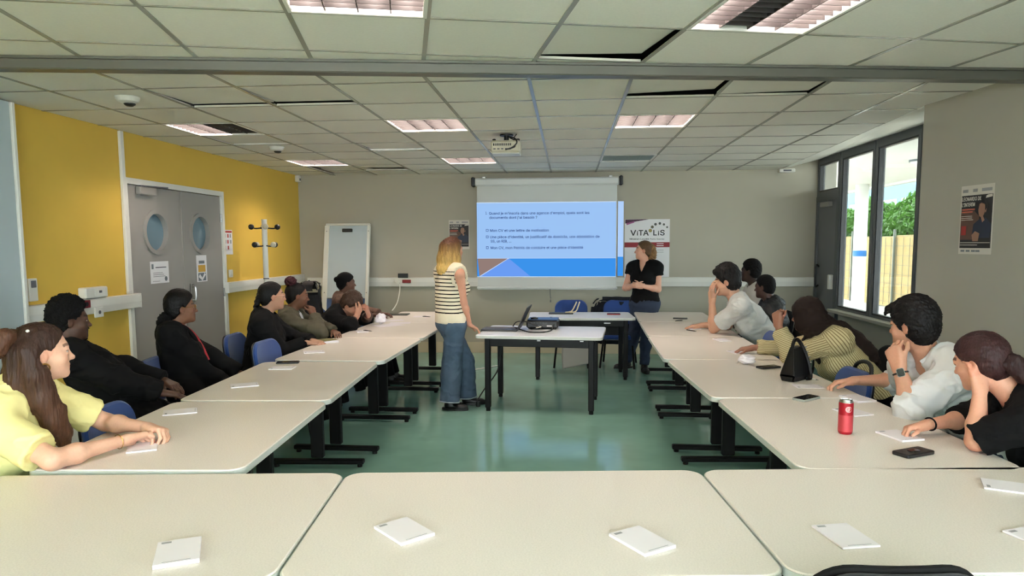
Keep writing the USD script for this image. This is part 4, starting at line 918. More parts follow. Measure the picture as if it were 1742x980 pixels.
def cone(a, b, ra, rb, sq=None, cap=None):
    """tapered limb; sq = (axis, factor) flattens it, cap = True cuts it straight at b"""
    a, b = np.asarray(a, float), np.asarray(b, float); ba = b-a; L2 = ba @ ba+1e-12; R = max(ra, rb)*(max(1, sq[1]) if sq else 1)
    def fn(P):
        p = P-a
        if sq:
            n = np.asarray(sq[0], float); p = p+n*((p @ n)*(1/sq[1]-1))[..., None]; bb = ba+n*((ba @ n)*(1/sq[1]-1))
        else: bb = ba
        l2 = bb @ bb+1e-12; t = np.clip((p @ bb)/l2, 0, 1)
        d = np.sqrt(((p-t[..., None]*bb)**2).sum(-1))-(ra+(rb-ra)*t)
        if cap: d = np.maximum(d, (P-b) @ (ba/math.sqrt(L2)))
        return d
    return fn, np.minimum(a, b)-R, np.maximum(a, b)+R
def ell(c, r, R=None):
    c, r = np.asarray(c, float), np.asarray(r, float); R = np.eye(3) if R is None else np.asarray(R, float); e = np.sqrt(((R*r)**2).sum(1))
    def fn(P):
        q = (P-c) @ R; k0 = np.sqrt(((q/r)**2).sum(-1)); k1 = np.sqrt(((q/(r*r))**2).sum(-1))+1e-9
        return k0*(k0-1)/k1
    return fn, c-e, c+e
def ball(c, r): return ell(c, (r, r, r))

def basis(yaw, pitch=0., roll=0.):
    """columns right, forward, up for a face looking along yaw (degrees ccw from +x), pitch up, roll to its right"""
    y, p, r = map(math.radians, (yaw, pitch, roll))
    f = np.array([math.cos(y)*math.cos(p), math.sin(y)*math.cos(p), math.sin(p)]); x = np.array([math.sin(y), -math.cos(y), 0.]); u = np.cross(x, f)
    xr = x*math.cos(r)-u*math.sin(r); ur = u*math.cos(r)+x*math.sin(r)
    return np.stack([xr, f, ur], 1)

def skin_mat(name, c): return mat(name, c, .48, spec=.35, attr=True, noise=.05, nscale=90, bump=.15, bscale=700, bdist=.001, sss=.08)
M_eye = mat('eyeball', (230, 226, 220), .1, attr=True)
def hair_mat(name, c, rough=.38, stretch=(160, 160, 14), noise=.35, bump=.8): return mat(name, c, max(rough, .5), spec=.22, noise=noise, nscale=1.0, stretch=stretch, bump=bump, bscale=1.0, bdist=.004, attr=True)

class Person:
    def __init__(s, label, base, head, head_rot, pelvis, facing, chest=None, sex='f', sc=.95, skin=(205, 160, 135), hs=1., res=.006, neck=None, girth=1., lips=(170, 95, 90), brow=(60, 45, 38), stubble=0., chest_pitch=None):
        s.base = np.array([base[0], base[1], 0.]); s.sc, s.sex, s.skin, s.res, s.hs, s.g = sc, sex, skin, res, hs*sc, girth
        s.t = thing('person', label, 'person', s.base)
        s.H = np.array(head, float); s.R = basis(*head_rot); s.P0 = np.array(pelvis, float); s.lips, s.brow, s.stubble = lips, brow, stubble
        s.Rp = basis(facing); cy = facing if chest is None else chest
        s.N = np.array(neck, float) if neck is not None else s.h2w((0, -.04, -.158))
        up = unit(s.N-s.P0); f = basis(cy)[:, 1]; f = unit(f-up*(f @ up)); s.Rc = np.stack([np.cross(f, up), f, up], 1)
        s.len = np.linalg.norm(s.N-s.P0); s.arms = {}; s.legs = []
        w = (.168 if sex == 'f' else .19)*sc
        s.sh = {q: s.N+s.Rc @ np.array([q*w, .0, -.055*sc]) for q in (-1, 1)}
        s.prims = None
    def h2w(s, p): return s.H+s.R @ (np.asarray(p, float)*s.hs)
    def c2w(s, p): return s.N+s.Rc @ (np.asarray(p, float)*s.sc)
    def arm(s, side, wrist, elbow, hand=None, curl=(20, 25, 15), palm=(0, 0, -1), spread=1., thumb=20, exact=False):
        S = s.sh[side]; W = np.array(wrist, float); E = np.array(elbow, float); la, lb = .275*s.sc, .245*s.sc
        if not exact:
            d = W-S; D = np.linalg.norm(d); D2 = min(D, (la+lb)*.995); W = S+d/D*D2; d = unit(d); a = (la*la-lb*lb+D2*D2)/(2*D2); h = math.sqrt(max(la*la-a*a, 0))
            q = E-S; q = unit(q-d*(q @ d)); E = S+d*a+q*h
        s.arms[side] = dict(S=S, E=E, W=W, hand=unit(W-E if hand is None else hand), curl=curl, palm=palm, spread=spread, thumb=thumb)
    def leg(s, side, knee, ankle, toe): s.legs.append((side, np.array(knee, float), np.array(ankle, float), unit(toe)))
    # ---- body parts as primitives
    def torso(s, inf=0., bust=True):
        g, k = s.g, s.sc; P0, N, Rc, Rp = s.P0, s.N, s.Rc, s.Rp; up = Rc[:, 2]; L = s.len; m = s.sex == 'm'
        out = []
        pel = P0+np.array([0, 0, .02*k]); Rm = np.stack([unit(Rp[:, 0]), unit(np.cross(up, Rp[:, 0])), up], 1)
        out.append((ell(pel, (np.array((.165 if m else .172, .118, .125))*k*g+inf), Rm), .06))
        wa = P0+up*L*.36+Rc[:, 1]*(-.012)*k
        out.append((ell(wa, np.array((.148 if m else .132, .108 if m else .1, .15))*k*g+inf, Rc), .07))
        ch = P0+up*L*.66+Rc[:, 1]*.006*k
        out.append((ell(ch, np.array((.172 if m else .150, .122 if m else .112, .175))*k*(1+(g-1)*.6)+inf, Rc), .06))
        out.append((cone(s.sh[-1]*.85+s.sh[1]*.15, s.sh[1]*.85+s.sh[-1]*.15, .062*k+inf, .062*k+inf), .06))
        for q in (-1, 1):
            out.append((ell(s.sh[q]-up*.004*k, np.array((.062, .062, .062) if m else (.055, .055, .056))*k+inf, Rc), .05))
            out.append((cone(s.N+s.Rc @ (np.array([q*.02, -.018, .0])*k), s.sh[q]*.6+s.N*.4-up*.0*k, .05*k+inf, .05*k+inf), .05))
            if bust and not m: out.append((ell(P0+up*L*.62+Rc @ (np.array([q*.07, .095, 0])*k), np.array((.062, .055, .06))*k+inf*.7, Rc), .05))
        return out
    def upper(s, side, inf=0., t1=1., taper=0., cap=True):
        a = s.arms[side]; k = s.sc*(1.08 if s.sex == 'm' else 1.)*(1+(s.g-1)*.6); S, E, W = a['S'], a['E'], a['W']; out = []
        e = S+(E-S)*min(t1, 1); r0, r1 = .052*k, .041*k
        out.append((cone(S, e, r0+inf, r0+(r1-r0)*min(t1, 1)+inf+taper, cap=(cap and t1 < 1)), .03))
        if t1 > 1:
            f = E+(W-E)*(t1-1); r2 = .041*k+(.027*k-.041*k)*(t1-1)
            out.append((cone(E, f, .041*k+inf, r2+inf+taper, cap=cap), .03))
        return out
    def forearm(s, side):
        a = s.arms[side]; k = s.sc*(1.08 if s.sex == 'm' else .97); E, W = a['E'], a['W']; d = unit(W-E); m = E+(W-E)*.3
        hz = a['hand']; n = -np.asarray(a['palm'], float); n = unit(n-hz*(n @ hz))
        return [(cone(E, m, .037*k, .042*k), .02), (cone(m, W, .041*k, .0265*k, sq=(n, .86)), .02)]
    def hand(s, side):
        a = s.arms[side]; k = s.sc*(1.06 if s.sex == 'm' else .96); W = a['W']; x = a['hand']; n = -np.asarray(a['palm'], float); n = unit(n-x*(n @ x)); y = np.cross(n, x)*side*(1); out = []
        # y points to the thumb: right hand, palm down, fingers forward -> thumb to the left
        T = lambda p: W+(x*p[0]+y*p[1]+n*p[2])*k
        ys = (.030, .010, -.010, -.028); kn = (.088, .092, .087, .078); ln = ((.042, .026, .021), (.046, .029, .022), (.043, .027, .021), (.034, .021, .019)); rr = (.0092, .0095, .0090, .0080)
        for i in range(4):
            y0 = ys[i]*.55; out.append((cone(T((.0, y0, 0)), T((kn[i], ys[i], 0)), .0165*k, .0125*k), .012))
        out.append((cone(T((.012, .016, -.008)), T((.048, .034, -.012)), .017*k, .013*k), .014))
        c = a['curl']; cs = c if np.ndim(c[0]) else [c]*4
        for i in range(4):
            p = np.array((kn[i], ys[i], 0.)); ang = 0.; sp = math.radians((1.5-i)*4.5*a['spread'])
            for j in range(3):
                ang += math.radians(cs[i][j]); d = np.array((math.cos(ang)*math.cos(sp), math.cos(ang)*math.sin(sp), -math.sin(ang))); q = p+d*ln[i][j]
                out.append((cone(T(p), T(q), (rr[i]-.0009*j)*k, (rr[i]-.0009*(j+1))*k), .004)); p = q
        th = math.radians(a['thumb']); p = np.array((.048, .034, -.012)); d = np.array((math.cos(math.radians(38)), math.sin(math.radians(38))*math.cos(th), -math.sin(th)*.8))
        for j, (l, r) in enumerate(((.034, .0105), (.028, .0092))):
            d = unit(d) if j == 0 else unit(d+np.array((.35, -.28, -.12))); q = p+d*l; out.append((cone(T(p), T(q), r*k, (r-.0015)*k), .006)); p = q
        return out
    def headprims(s):
        h = s.hs; W = s.h2w; R = s.R; E = lambda c, r: ell(W(c), np.array(r)*h, R); C = lambda a, b, ra, rb: cone(W(a), W(b), ra*h, rb*h); m = s.sex == 'm'
        o = [(E((0, -.014, .030), (.0755, .094, .084)), .02), (E((0, .018, -.028), (.062, .070, .084)), .03), (E((0, .030, -.070), (.052 if m else .047, .050, .040)), .03), (C((-.010, .071, -.095), (.010, .071, -.095), .018 if m else .016, .018 if m else .016), .022),
             (E((-.042, .052, -.026), (.024, .024, .02)), .02), (E((.042, .052, -.026), (.024, .024, .02)), .02), (C((-.034, .072, .022), (.034, .072, .022), .013, .013), .016),
             (C((0, .080, .012), (0, .101, -.030), .0065, .0095), .011), (ball(W((0, .103, -.031)), .0095*h), .008), (ball(W((-.0105, .092, -.034)), .0078*h), .006), (ball(W((.0105, .092, -.034)), .0078*h), .006),
             (E((0, .083, -.058), (.021, .0105, .0062)), .006), (E((0, .081, -.0700), (.018, .011, .0070)), .006)]
        return o
    def build_skin(s, torso=True):
        res = s.res; pts = [s.H, s.P0, s.N]+[p for a in s.arms.values() for p in (a['S'], a['E'], a['W']+a['hand']*.2*s.sc)]
        lo = np.min(pts, 0)-.2; hi = np.max(pts, 0)+.2; hi[2] = s.H[2]+.16; F = Field(lo, hi, res)
        if torso:
            for p, k in s.torso(-.012): F.add(p, k)
        neck = .0575 if s.sex == 'm' else .049
        F.add(cone(s.N-s.Rc[:, 2]*.03, s.h2w((0, -.022, -.045)), neck*1.12*s.hs, neck*s.hs), .035)
        G = Field(lo, hi, res) if False else F
        for p, k in s.headprims(): F.add(p, k)
        for q in (-1, 1):
            F.sub(ell(s.h2w((q*.032, .0935, .003)), np.array((.017, .011, .0095))*s.hs, s.R), .008)
            F.add(ell(s.h2w((q*.0325, .0775, .0098)), np.array((.0165, .0095, .0060))*s.hs, s.R), .004)
            F.add(ell(s.h2w((q*.0325, .0785, -.0078)), np.array((.0150, .0075, .0040))*s.hs, s.R), .004)
            F.add(ell(s.h2w((q*.0755, -.012, -.008)), np.array((.0085, .017, .030))*s.hs, s.R @ basis(90+q*18)), .006)
            F.sub(ell(s.h2w((q*.086, -.006, -.004)), np.array((.007, .009, .015))*s.hs, s.R), .004)
        F.sub(ell(s.h2w((0, .098, -.0645)), np.array((.019, .008, .0016))*s.hs, s.R), .003)
        for q in s.arms:
            for p, k in s.upper(q, -.002 if torso else 0.)+s.forearm(q)+s.hand(q): F.add(p, k)
        V, Q = F.mesh()
        L = ((V-s.H) @ s.R)/s.hs; base = np.array(lin(s.skin)); T = np.tile(base, (len(V), 1))
        near = np.abs(L).max(1) < .14
        def blend(mask, col, a): T[mask] = T[mask]*(1-a)+np.array(lin(col))*a
        lip = near & (np.abs(L[:, 0]) < .021) & (L[:, 1] > .066) & (np.abs(L[:, 2]+.064) < .0105*(1-.6*(np.abs(L[:, 0])/.021)**2)); blend(lip, s.lips, .75)
        x = np.abs(L[:, 0]); bz = .025+.006*np.sin((x-.012)/.04*PI*.8)
        blend(near & (x > .010) & (x < .052) & (L[:, 1] > .045) & (np.abs(L[:, 2]-bz) < .0055), s.brow, .85)
        blend(near & (x > .017) & (x < .047) & (L[:, 1] > .06) & (np.abs(L[:, 2]-.0055) < .0028), (40, 30, 28), .75)
        if s.stubble: blend(near & (L[:, 1] > -.02) & (L[:, 2] < -.045) & (L[:, 2] > -.125) & ~lip, s.brow, s.stubble)
        blend(near & (x > .028) & (x < .06) & (L[:, 1] > .03) & (np.abs(L[:, 2]+.03) < .02), (s.skin[0], s.skin[1]*.88, s.skin[2]*.86), .35)
        blend(near & (x > .07) & (np.abs(L[:, 2]) < .045), (s.skin[0], s.skin[1]*.82, s.skin[2]*.8), .4)
        s.body = obj('body', (V-s.base, Q), skin_mat('skin_%d_%d_%d' % tuple(s.skin), s.skin), s.t, smooth=True, tint=T)
        for q in (-1, 1):
            e = trimesh.creation.icosphere(3, 1.); T = np.tile(lin((196, 186, 178)), (len(e.vertices), 1)); d = e.vertices[:, 1]
            T[d > .80] = lin((62, 42, 30)); T[d > .94] = lin((8, 7, 7)); v = np.array([q*.032, .0715, .003])+e.vertices*.0122
            obj('eye', (s.h2w(v[0])*0+s.H+(v*s.hs) @ s.R.T-s.base, e.faces), M_eye, s.t, smooth=True, tint=T)
    # ---- clothing
    def cloth(s, name, material, prims, subs=(), clips=(), res=None, fold=.006, fs=9., seed=1, label=None, ridge=0., tint=None, parent=None, stretch=(1, 1, 1)):
        res = res or s.res*1.25; lo = np.min([p[0][1] for p in prims], 0)-.03; hi = np.max([p[0][2] for p in prims], 0)+.03
        F = Field(lo, hi, res)
        for p, k in prims: F.add(p, k)
        for p, k in subs: F.sub(p, k)
        for c in clips: F.clip(*c)
        V, Q = F.mesh()
        if fold:
            _, _, n = meshkit.arrays((V, Q), True); q = (V-s.base)*fs*np.array(stretch); w = meshkit.fbm(q+meshkit.noise(q*.5, seed)[:, None]*1.5, 3, seed); r = 1-np.abs(2*w-1)*2
            V = V+n*((w-.5)*2*fold+np.clip(r, 0, 1)**2*ridge-fold*.2)[:, None]
        tv = tint(V) if callable(tint) else tint
        return obj(name, (V-s.base, Q), material, parent or s.t, smooth=True, label=label, tint=tv)
    def neckhole(s, r=.062, z=0.): return (cone(s.N-s.Rc[:, 2]*(.02+z)+s.Rc[:, 1]*.012, s.h2w((0, -.02, -.03)), r*s.sc, r*s.sc*1.25), .008)
    def vneck(s, d=.12, w=.05):
        c = s.N+s.Rc @ (np.array([0, .11, -.01])*s.sc); return (cone(c, c+s.Rc @ (np.array([0, .035, -d])*s.sc), w*s.sc, .008*s.sc, sq=(s.Rc[:, 1], 2.2)), .008)
    def hem(s, z): return ((s.P0+s.Rc[:, 2]*z), -s.Rc[:, 2], .004)
    def top(s, name, material, inf=.012, sleeve=.55, taper=.006, neck='round', hemz=-.06, fold=.006, seed=1, subs=(), label=None, ridge=.004, tint=None, bust=True, fs=9., extra=(), shoulder_inf=None, nr=.062, res=None):
        pr = s.torso(inf, bust)
        for q in s.arms:
            if sleeve > 0: pr += s.upper(q, inf*(shoulder_inf or .9), sleeve, taper)
        pr += list(extra); sb = list(subs)
        if neck: sb.append(s.neckhole(nr))
        if neck == 'v': sb.append(s.vneck())
        if neck == 'deepv': sb.append(s.vneck(.22, .055))
        return s.cloth(name, material, pr, sb, [s.hem(hemz)] if hemz is not None else [], fold=fold, seed=seed, label=label, ridge=ridge, tint=tint, fs=fs, res=res)
    def collar(s, material, r0=.062, r1=.074, h=.045, gap=40, tilt=.25, name='collar', parent=None, z=-.012):
        ax = unit(s.Rc[:, 2]+s.Rc[:, 1]*tilt); x = s.Rc[:, 0]; y = np.cross(ax, x); c = s.N+s.Rc @ (np.array([0, .006, z])*s.sc); V = []; n = 40; a = np.linspace(math.radians(90+gap), math.radians(450-gap), n)
        for r, hh in ((r0, h), (r0-.004, h), (r0-.004, 0), (r0, 0), (r1+.004, .0), (r1+.006, .004), (r0+.004, h+.002)):
            V.append(c+(np.cos(a)[:, None]*x+np.sin(a)[:, None]*y)*r*s.sc+ax*hh*s.sc)
        V = np.array(V); m = len(V); V = V.reshape(-1, 3); F = [(i*n+j, i*n+j+1, ((i+1) % m)*n+j+1, ((i+1) % m)*n+j) for i in range(m) for j in range(n-1)]
        return obj(name, (V-s.base, np.array(F)), material, parent or s.t, smooth=50)
    def trousers(s, material, inf=.012, wide=1., ankle=None, seed=3, name='trousers', fold=.006, res=None):
        k = s.sc; pr = [(ell(s.P0, np.array((.168 if s.sex == 'm' else .176, .125, .115))*k*s.g+inf, s.Rp), .05)]
        for q, K, A, toe in s.legs:
            hip = s.P0+s.Rp @ (np.array([q*.085, 0, -.02])*k); g = s.g
            pr += [(cone(hip, K, .088*k*g+inf, .058*k*wide+inf), .04), (cone(K, K+(A-K)*.35, .056*k*wide+inf, (.058 if wide < 1.2 else .062*wide)*k+inf), .03), (cone(K+(A-K)*.3, A, (.057*wide)*k+inf, (.040*k*wide+inf) if ankle is None else ankle, cap=True), .03)]
        return s.cloth(name, material, pr, (), [((0, 0, s.P0[2]+.12), (0, 0, 1), .004)], res=res or s.res*1.5, fold=fold, ridge=.006, seed=seed)
    def shoes(s, material, sole=None, l=.25):
        for q, K, A, toe in s.legs:
            t = unit(np.array([toe[0], toe[1], 0])); x = np.array([t[1], -t[0], 0]); R = np.stack([x, t, (0, 0, 1.)], 1); h = np.array([A[0], A[1], 0.])
            k = s.sc; pr = [(ell(h+t*.0*k+[0, 0, .045*k], np.array((.037, .055, .045))*k, R), .03), (ell(h+t*.10*k+[0, 0, .03*k], np.array((.043, .085, .035))*k, R), .03), (cone(h+[0, 0, .05*k], h+[0, 0, .095*k], .038*k, .040*k, cap=True), .02)]
            o = s.cloth('shoe', material, pr, (), [((0, 0, .012), (0, 0, -1), .002)], res=.007, fold=0)
            pl = affinity.rotate(affinity.scale(Point(0, 0).buffer(1., quad_segs=8), .045*k, .135*k), math.degrees(math.atan2(t[1], t[0]))-90, origin=(0, 0))
            m = prism(pl, .001, .02); m.apply_translation(h+t*.055*k-s.base); obj('sole', m, sole or M_black, o)
    # ---- hair
    def hair(s, material, color, cap=True, inf=.012, prims=(), hairline=(.075, .070), ear=(.012, -.012), nape=-.075, amp=.003, kind='straight', res=None, seed=1, subs=(), tint=None, name='hair', top=0., clipface=True, label=None, nohole=False):
        """cap of hair over the skull cut along a slanted hairline, joined with locks given in head coordinates"""
        h, W, R = s.hs, s.h2w, s.R; pr = []
        if cap:
            pr = [(ell(W((0, -.016, .032+top*.3)), (np.array((.0765, .095, .085+top*.7))+inf)*h, R), .02), (ell(W((0, -.045, -.02)), (np.array((.064, .058, .065))+inf*.8)*h, R), .03)]
        res = res or max(.0045, s.res*.8); lo = [p[0][1] for p in pr]; hi = [p[0][2] for p in pr]
        for p in prims: lo.append(p[0][1]); hi.append(p[0][2])
        F = Field(np.min(lo, 0)-.02, np.max(hi, 0)+.02, res)
        for p, k in pr: F.add(p, k*h)
        if cap and clipface:
            (y1, z1), (y0, z0) = hairline, ear; d = unit(np.array((0, y1-y0, z1-z0))); n = np.array((0, d[2], -d[1])); F.clip(W((0, y0, z0)), R @ n, .010)
            F.clip(W((0, 0, nape)), R @ np.array((0, .35, -1.)), .008)
            if not nohole:
                for q in (-1, 1): F.sub(ell(W((q*.088, -.004, -.014)), np.array((.026, .022, .034))*h, R), .008)
        for p, k in prims: F.add(p, k)
        for p, k in subs: F.sub(p, k)
        V, Q = F.mesh(); L = ((V-s.H) @ R)/h; _, _, n = meshkit.arrays((V, Q), True)
        if amp:
            if kind == 'curly': w = meshkit.fbm(L*95, 2, seed)-.5; w = w*2.2
            elif kind == 'back': w = meshkit.fbm(np.c_[L[:, 0]*150, L[:, 1]*16, L[:, 2]*150*.6], 3, seed)-.5; w *= 2
            elif kind == 'wavy': w = meshkit.fbm(L*np.array((60, 60, 22)), 3, seed)-.5; w *= 2.2
            else: w = meshkit.fbm(L*np.array((130, 130, 9)), 3, seed)-.5; w *= 2
            V = V+n*(w*amp*h)[:, None]
        col = np.tile(lin(color), (len(V), 1)) if tint is None else tint(V, L)
        return obj(name, (V-s.base, Q), material, s.t, smooth=True, tint=col, label=label)
    def hl(s, a, b, ra, rb, sq=None): return cone(s.h2w(a), s.h2w(b), ra*s.hs, rb*s.hs, sq=None if sq is None else (s.R @ np.array(sq[0], float), sq[1]))
    def he(s, c, r): return ell(s.h2w(c), np.array(r)*s.hs, s.R)
    def lock(s, pts, radii, k=.02, world=False, sq=None):
        p = np.array(pts, float) if world else np.array([s.h2w(q) for q in pts]); r = np.array(radii)*(1 if world else s.hs)
        return [(cone(p[i], p[i+1], r[i], r[i+1], sq=sq), k) for i in range(len(p)-1)]
    def glasses(s, material, r=.019):
        o = []
        for q in (-1, 1):
            a = np.linspace(0, 2*PI, 21); o.append(tube(np.array([s.h2w((q*.033+math.cos(t)*r*1.15, .098-abs(q*.033+math.cos(t)*r)*.12, .002+math.sin(t)*r)) for t in a]), .0019*s.hs, 6, smooth=False))
            o.append(tube([s.h2w((q*.056, .090, .008)), s.h2w((q*.074, .05, .008)), s.h2w((q*.081, -.01, .008)), s.h2w((q*.079, -.03, -.01))], .0019*s.hs, 6, 3))
        o.append(tube([s.h2w((-.012, .099, .006)), s.h2w((0, .101, .010)), s.h2w((.012, .099, .006))], .0019*s.hs, 6, 3))
        g = trimesh.util.concatenate(o); g.vertices -= s.base; return obj('glasses', g, material, s.t)
    def wtube(s, name, pts, r, material, parent=None, **k): m = tube(pts, r, **k); m.vertices -= s.base; return obj(name, m, material, parent or s.t)
    def wmesh(s, name, m, material, parent=None, **k): m = m.copy(); m.vertices = m.vertices-s.base; return obj(name, m, material, parent or s.t, **k)

# ------------------------------------------------------------------ the people
M_denim = mat('denim', (70, 88, 108), .85, noise=.16, nscale=14, bump=.3, bscale=600); M_dkdenim = mat('dark_denim', (36, 48, 70), .85, noise=.12, nscale=14)
M_kcloth = mat('black_cloth', (11, 11, 12), .9, spec=.2, noise=.12, nscale=20); M_kcloth2 = mat('black_knit', (13, 13, 14), .95, spec=.2, noise=.1, nscale=30, bump=.3, bscale=300)
M_shoe = mat('black_shoe', (18, 18, 19), .45); M_sole = mat('pale_sole', (190, 188, 182), .6); M_gold = mat('gold', (200, 160, 90), .25, metal=1.)
def sit(p, facing, off=(0, 0), kf=.43, kz=.46, sp=.09, foot=.06, back=0.):
    f = basis(facing)[:, 1]; r = basis(facing)[:, 0]; k = p.sc
    for q in (-1, 1):
        K = p.P0+f*kf*k+r*q*sp*k; K[2] = kz*k; A = K+f*(foot-back*(q < 0))*k+r*q*.01; A[2] = .085*k
        p.leg(q, K, A, f)
HD = hair_mat('hair_dark', (36, 28, 25), .5); HB = hair_mat('hair_black', (10, 9, 9), .55); HC = hair_mat('hair_coily', (10, 9, 9), .85, (300, 300, 300)); HL = hair_mat('hair_blonde', (170, 130, 80), .42, noise=.3)
def part(k): return WHO is None or k in WHO
WHO = None
def stripe_mat(name, a, b, w):
    """knit with stripes that follow the garment: the tint primvar counts stripes along the cloth"""
    if name not in mats:
        mats[name] = usdkit.material(stage, LK+name, {'a': ('attribute', {'attribute': 'tint'}), 's': ('separate_color', {}), 'f': ('math', {'math_type': 'fraction'}), 'l': ('math', {'math_type': 'less_than', 'value2': w}), 'm': ('mix_color', {'a': lin(a), 'b': lin(b)}), 'p': ('principled_bsdf', {'roughness': .9, 'specular_ior_level': .25}), 'tc': ('texture_coordinate', {}), 'n': ('noise_texture', {'scale': 240.}), 'b': ('bump', {'strength': .35, 'distance': .003})},
            [('a.color', 's.color'), ('s.r', 'f.value1'), ('f.value', 'l.value1'), ('l.value', 'm.fac'), ('m.result', 'p.base_color'), ('tc.object', 'n.vector'), ('n.fac', 'b.height'), ('b.normal', 'p.normal')], surface='p.BSDF')
    return mats[name]

def person_yellow():
    p = Person('woman in a pale yellow t-shirt leaning on the nearest left table', (-2.2, 2.5), (-2.035, 2.53, 1.092), (48, 0, 2), (-2.30, 2.50, .50), 5, chest=12, skin=(214, 168, 142), res=.0042, lips=(190, 110, 105), brow=(80, 56, 40), neck=(-2.105, 2.475, .935))
    p.arm(1, (-1.735, 2.555, .742), (-1.835, 2.29, .742), hand=(.30, .95, -.05), palm=(.5, 0, -1), curl=(45, 60, 30), exact=True)
    p.arm(-1, (-1.735, 2.705, .752), (-1.985, 2.80, .745), hand=(.95, -.25, -.08), palm=(-.2, -.3, -1), curl=(50, 55, 30), exact=True)
    sit(p, 0); p.build_skin(); p.trousers(M_kcloth)
    p.top('t_shirt', mat('pale_yellow_cotton', (232, 222, 152), .8, noise=.03, nscale=20, bump=.2, bscale=400), .020, .80, .012, 'v', -.03, fold=.007, ridge=.008, seed=4)
    tint = lambda V, L: np.array([lin((50, 33, 26))])*np.clip(.75+.6*(meshkit.noise(np.c_[L[:, 0]*60, L[:, 1]*60, L[:, 2]*5], 3)[:, None]), .6, 1.3)+np.array([lin((104, 70, 46))])*.35*np.clip((.0-L[:, 2:3])/.25, 0, 1)
    locks = p.lock([(.070, -.045, .0), (.080, -.034, -.06), (.082, -.01, -.14), (.078, .025, -.23), (.070, .050, -.33), (.064, .055, -.40)], (.022, .026, .028, .027, .022, .010)) + p.lock([(.058, -.06, .02), (.075, -.045, -.08), (.080, -.03, -.18), (.085, -.0, -.28), (.08, .03, -.38)], (.045, .045, .042, .034, .012)) + p.lock([(.02, -.088, .0), (.03, -.09, -.10), (.04, -.085, -.2), (.05, -.07, -.30)], (.05, .05, .045, .018)) + p.lock([(-.04, -.08, .0), (-.05, -.085, -.1), (-.05, -.08, -.2), (-.04, -.07, -.28)], (.05, .05, .042, .016))
    p.hair(HD, (64, 42, 32), prims=locks, inf=.008, hairline=(.072, .075), ear=(.006, .0), amp=.006, tint=tint, nape=-.09, subs=[(ell(p.h2w((.094, .004, -.012)), (.026, .030, .036), p.R), .006)])
    p.hair(HD, (78, 50, 36), cap=False, prims=p.lock([(.0, -.098, .055), (.028, -.125, .075), (.022, -.150, .04), (-.022, -.140, .025), (-.028, -.115, .055), (.0, -.10, .075)], (.028, .034, .036, .034, .030, .024)) , amp=.009, kind='wavy', name='hair_bun')
    p.wmesh('hair_clip', xf(trimesh.creation.icosphere(2, .007), trans(*p.h2w((.05, -.055, .098)))), M_pvc)
    c = p.h2w((.082, -.010, -.052)); a = np.linspace(0, 2*PI, 25); e1, e2 = p.R[:, 1], p.R[:, 2]
    p.wtube('earring', [c+(e1*math.cos(t)+e2*math.sin(t))*.016 for t in a], .003, M_gold, smooth=False)
    w = p.arms[1]; d = unit(w['W']-w['E']); c = w['W']-d*.03; x = unit(np.cross(d, (0, 0, 1))); y = np.cross(d, x)
    p.wtube('bracelet', [c+(x*math.cos(t)*1.0+y*math.sin(t))*.0275 for t in a], .0015, M_gold, smooth=False)

def person_jacket():
    p = Person('man in a black jacket reclining behind the woman in pale yellow', (-2.6, 3.7), (-2.80, 3.70, 1.085), (46, -2, 0), (-2.42, 3.80, .46), 15, chest=30, sex='m', skin=(84, 58, 46), lips=(92, 58, 50), brow=(18, 14, 13), stubble=.25, res=.0055, neck=(-2.80, 3.655, .925))
    p.arm(1, (-2.20, 3.80, .60), (-2.42, 3.52, .66), hand=(.8, .4, -.2)); p.arm(-1, (-2.15, 4.0, .60), (-2.45, 4.12, .68), hand=(.8, -.3, -.2))
    sit(p, 5, kf=.40); p.build_skin(); p.trousers(mat('olive_trousers', (52, 50, 36), .85, noise=.1, nscale=15))
    o = p.top('jacket', M_kcloth, .024, 1.95, .006, 'round', -.12, fold=.012, ridge=.014, seed=9, fs=8)
    p.collar(M_kcloth, .064, .08, .055, 30, .1)
    c = p.c2w((.07, .098, -.06)); p.wmesh('chest_emblem', xf(prism([(-.02, -.004), (.012, -.008), (.02, .004), (-.005, .007)], 0, .002), frame(c, p.Rc[:, 0], p.Rc[:, 2], p.Rc[:, 1])), M_pvc)
    p.hair(HC, (9, 8, 8), inf=.017, top=.030, hairline=(.074, .080), ear=(.012, .005), nape=-.05, amp=.009, kind='curly')
    p.hair(HC, (9, 8, 8), cap=False, prims=[(p.he((0, .078, -.107), (.020, .012, .014)), .01), (p.hl((-.016, .094, -.048), (.016, .094, -.048), .0045, .0045), .006)], amp=.002, kind='curly', name='beard')

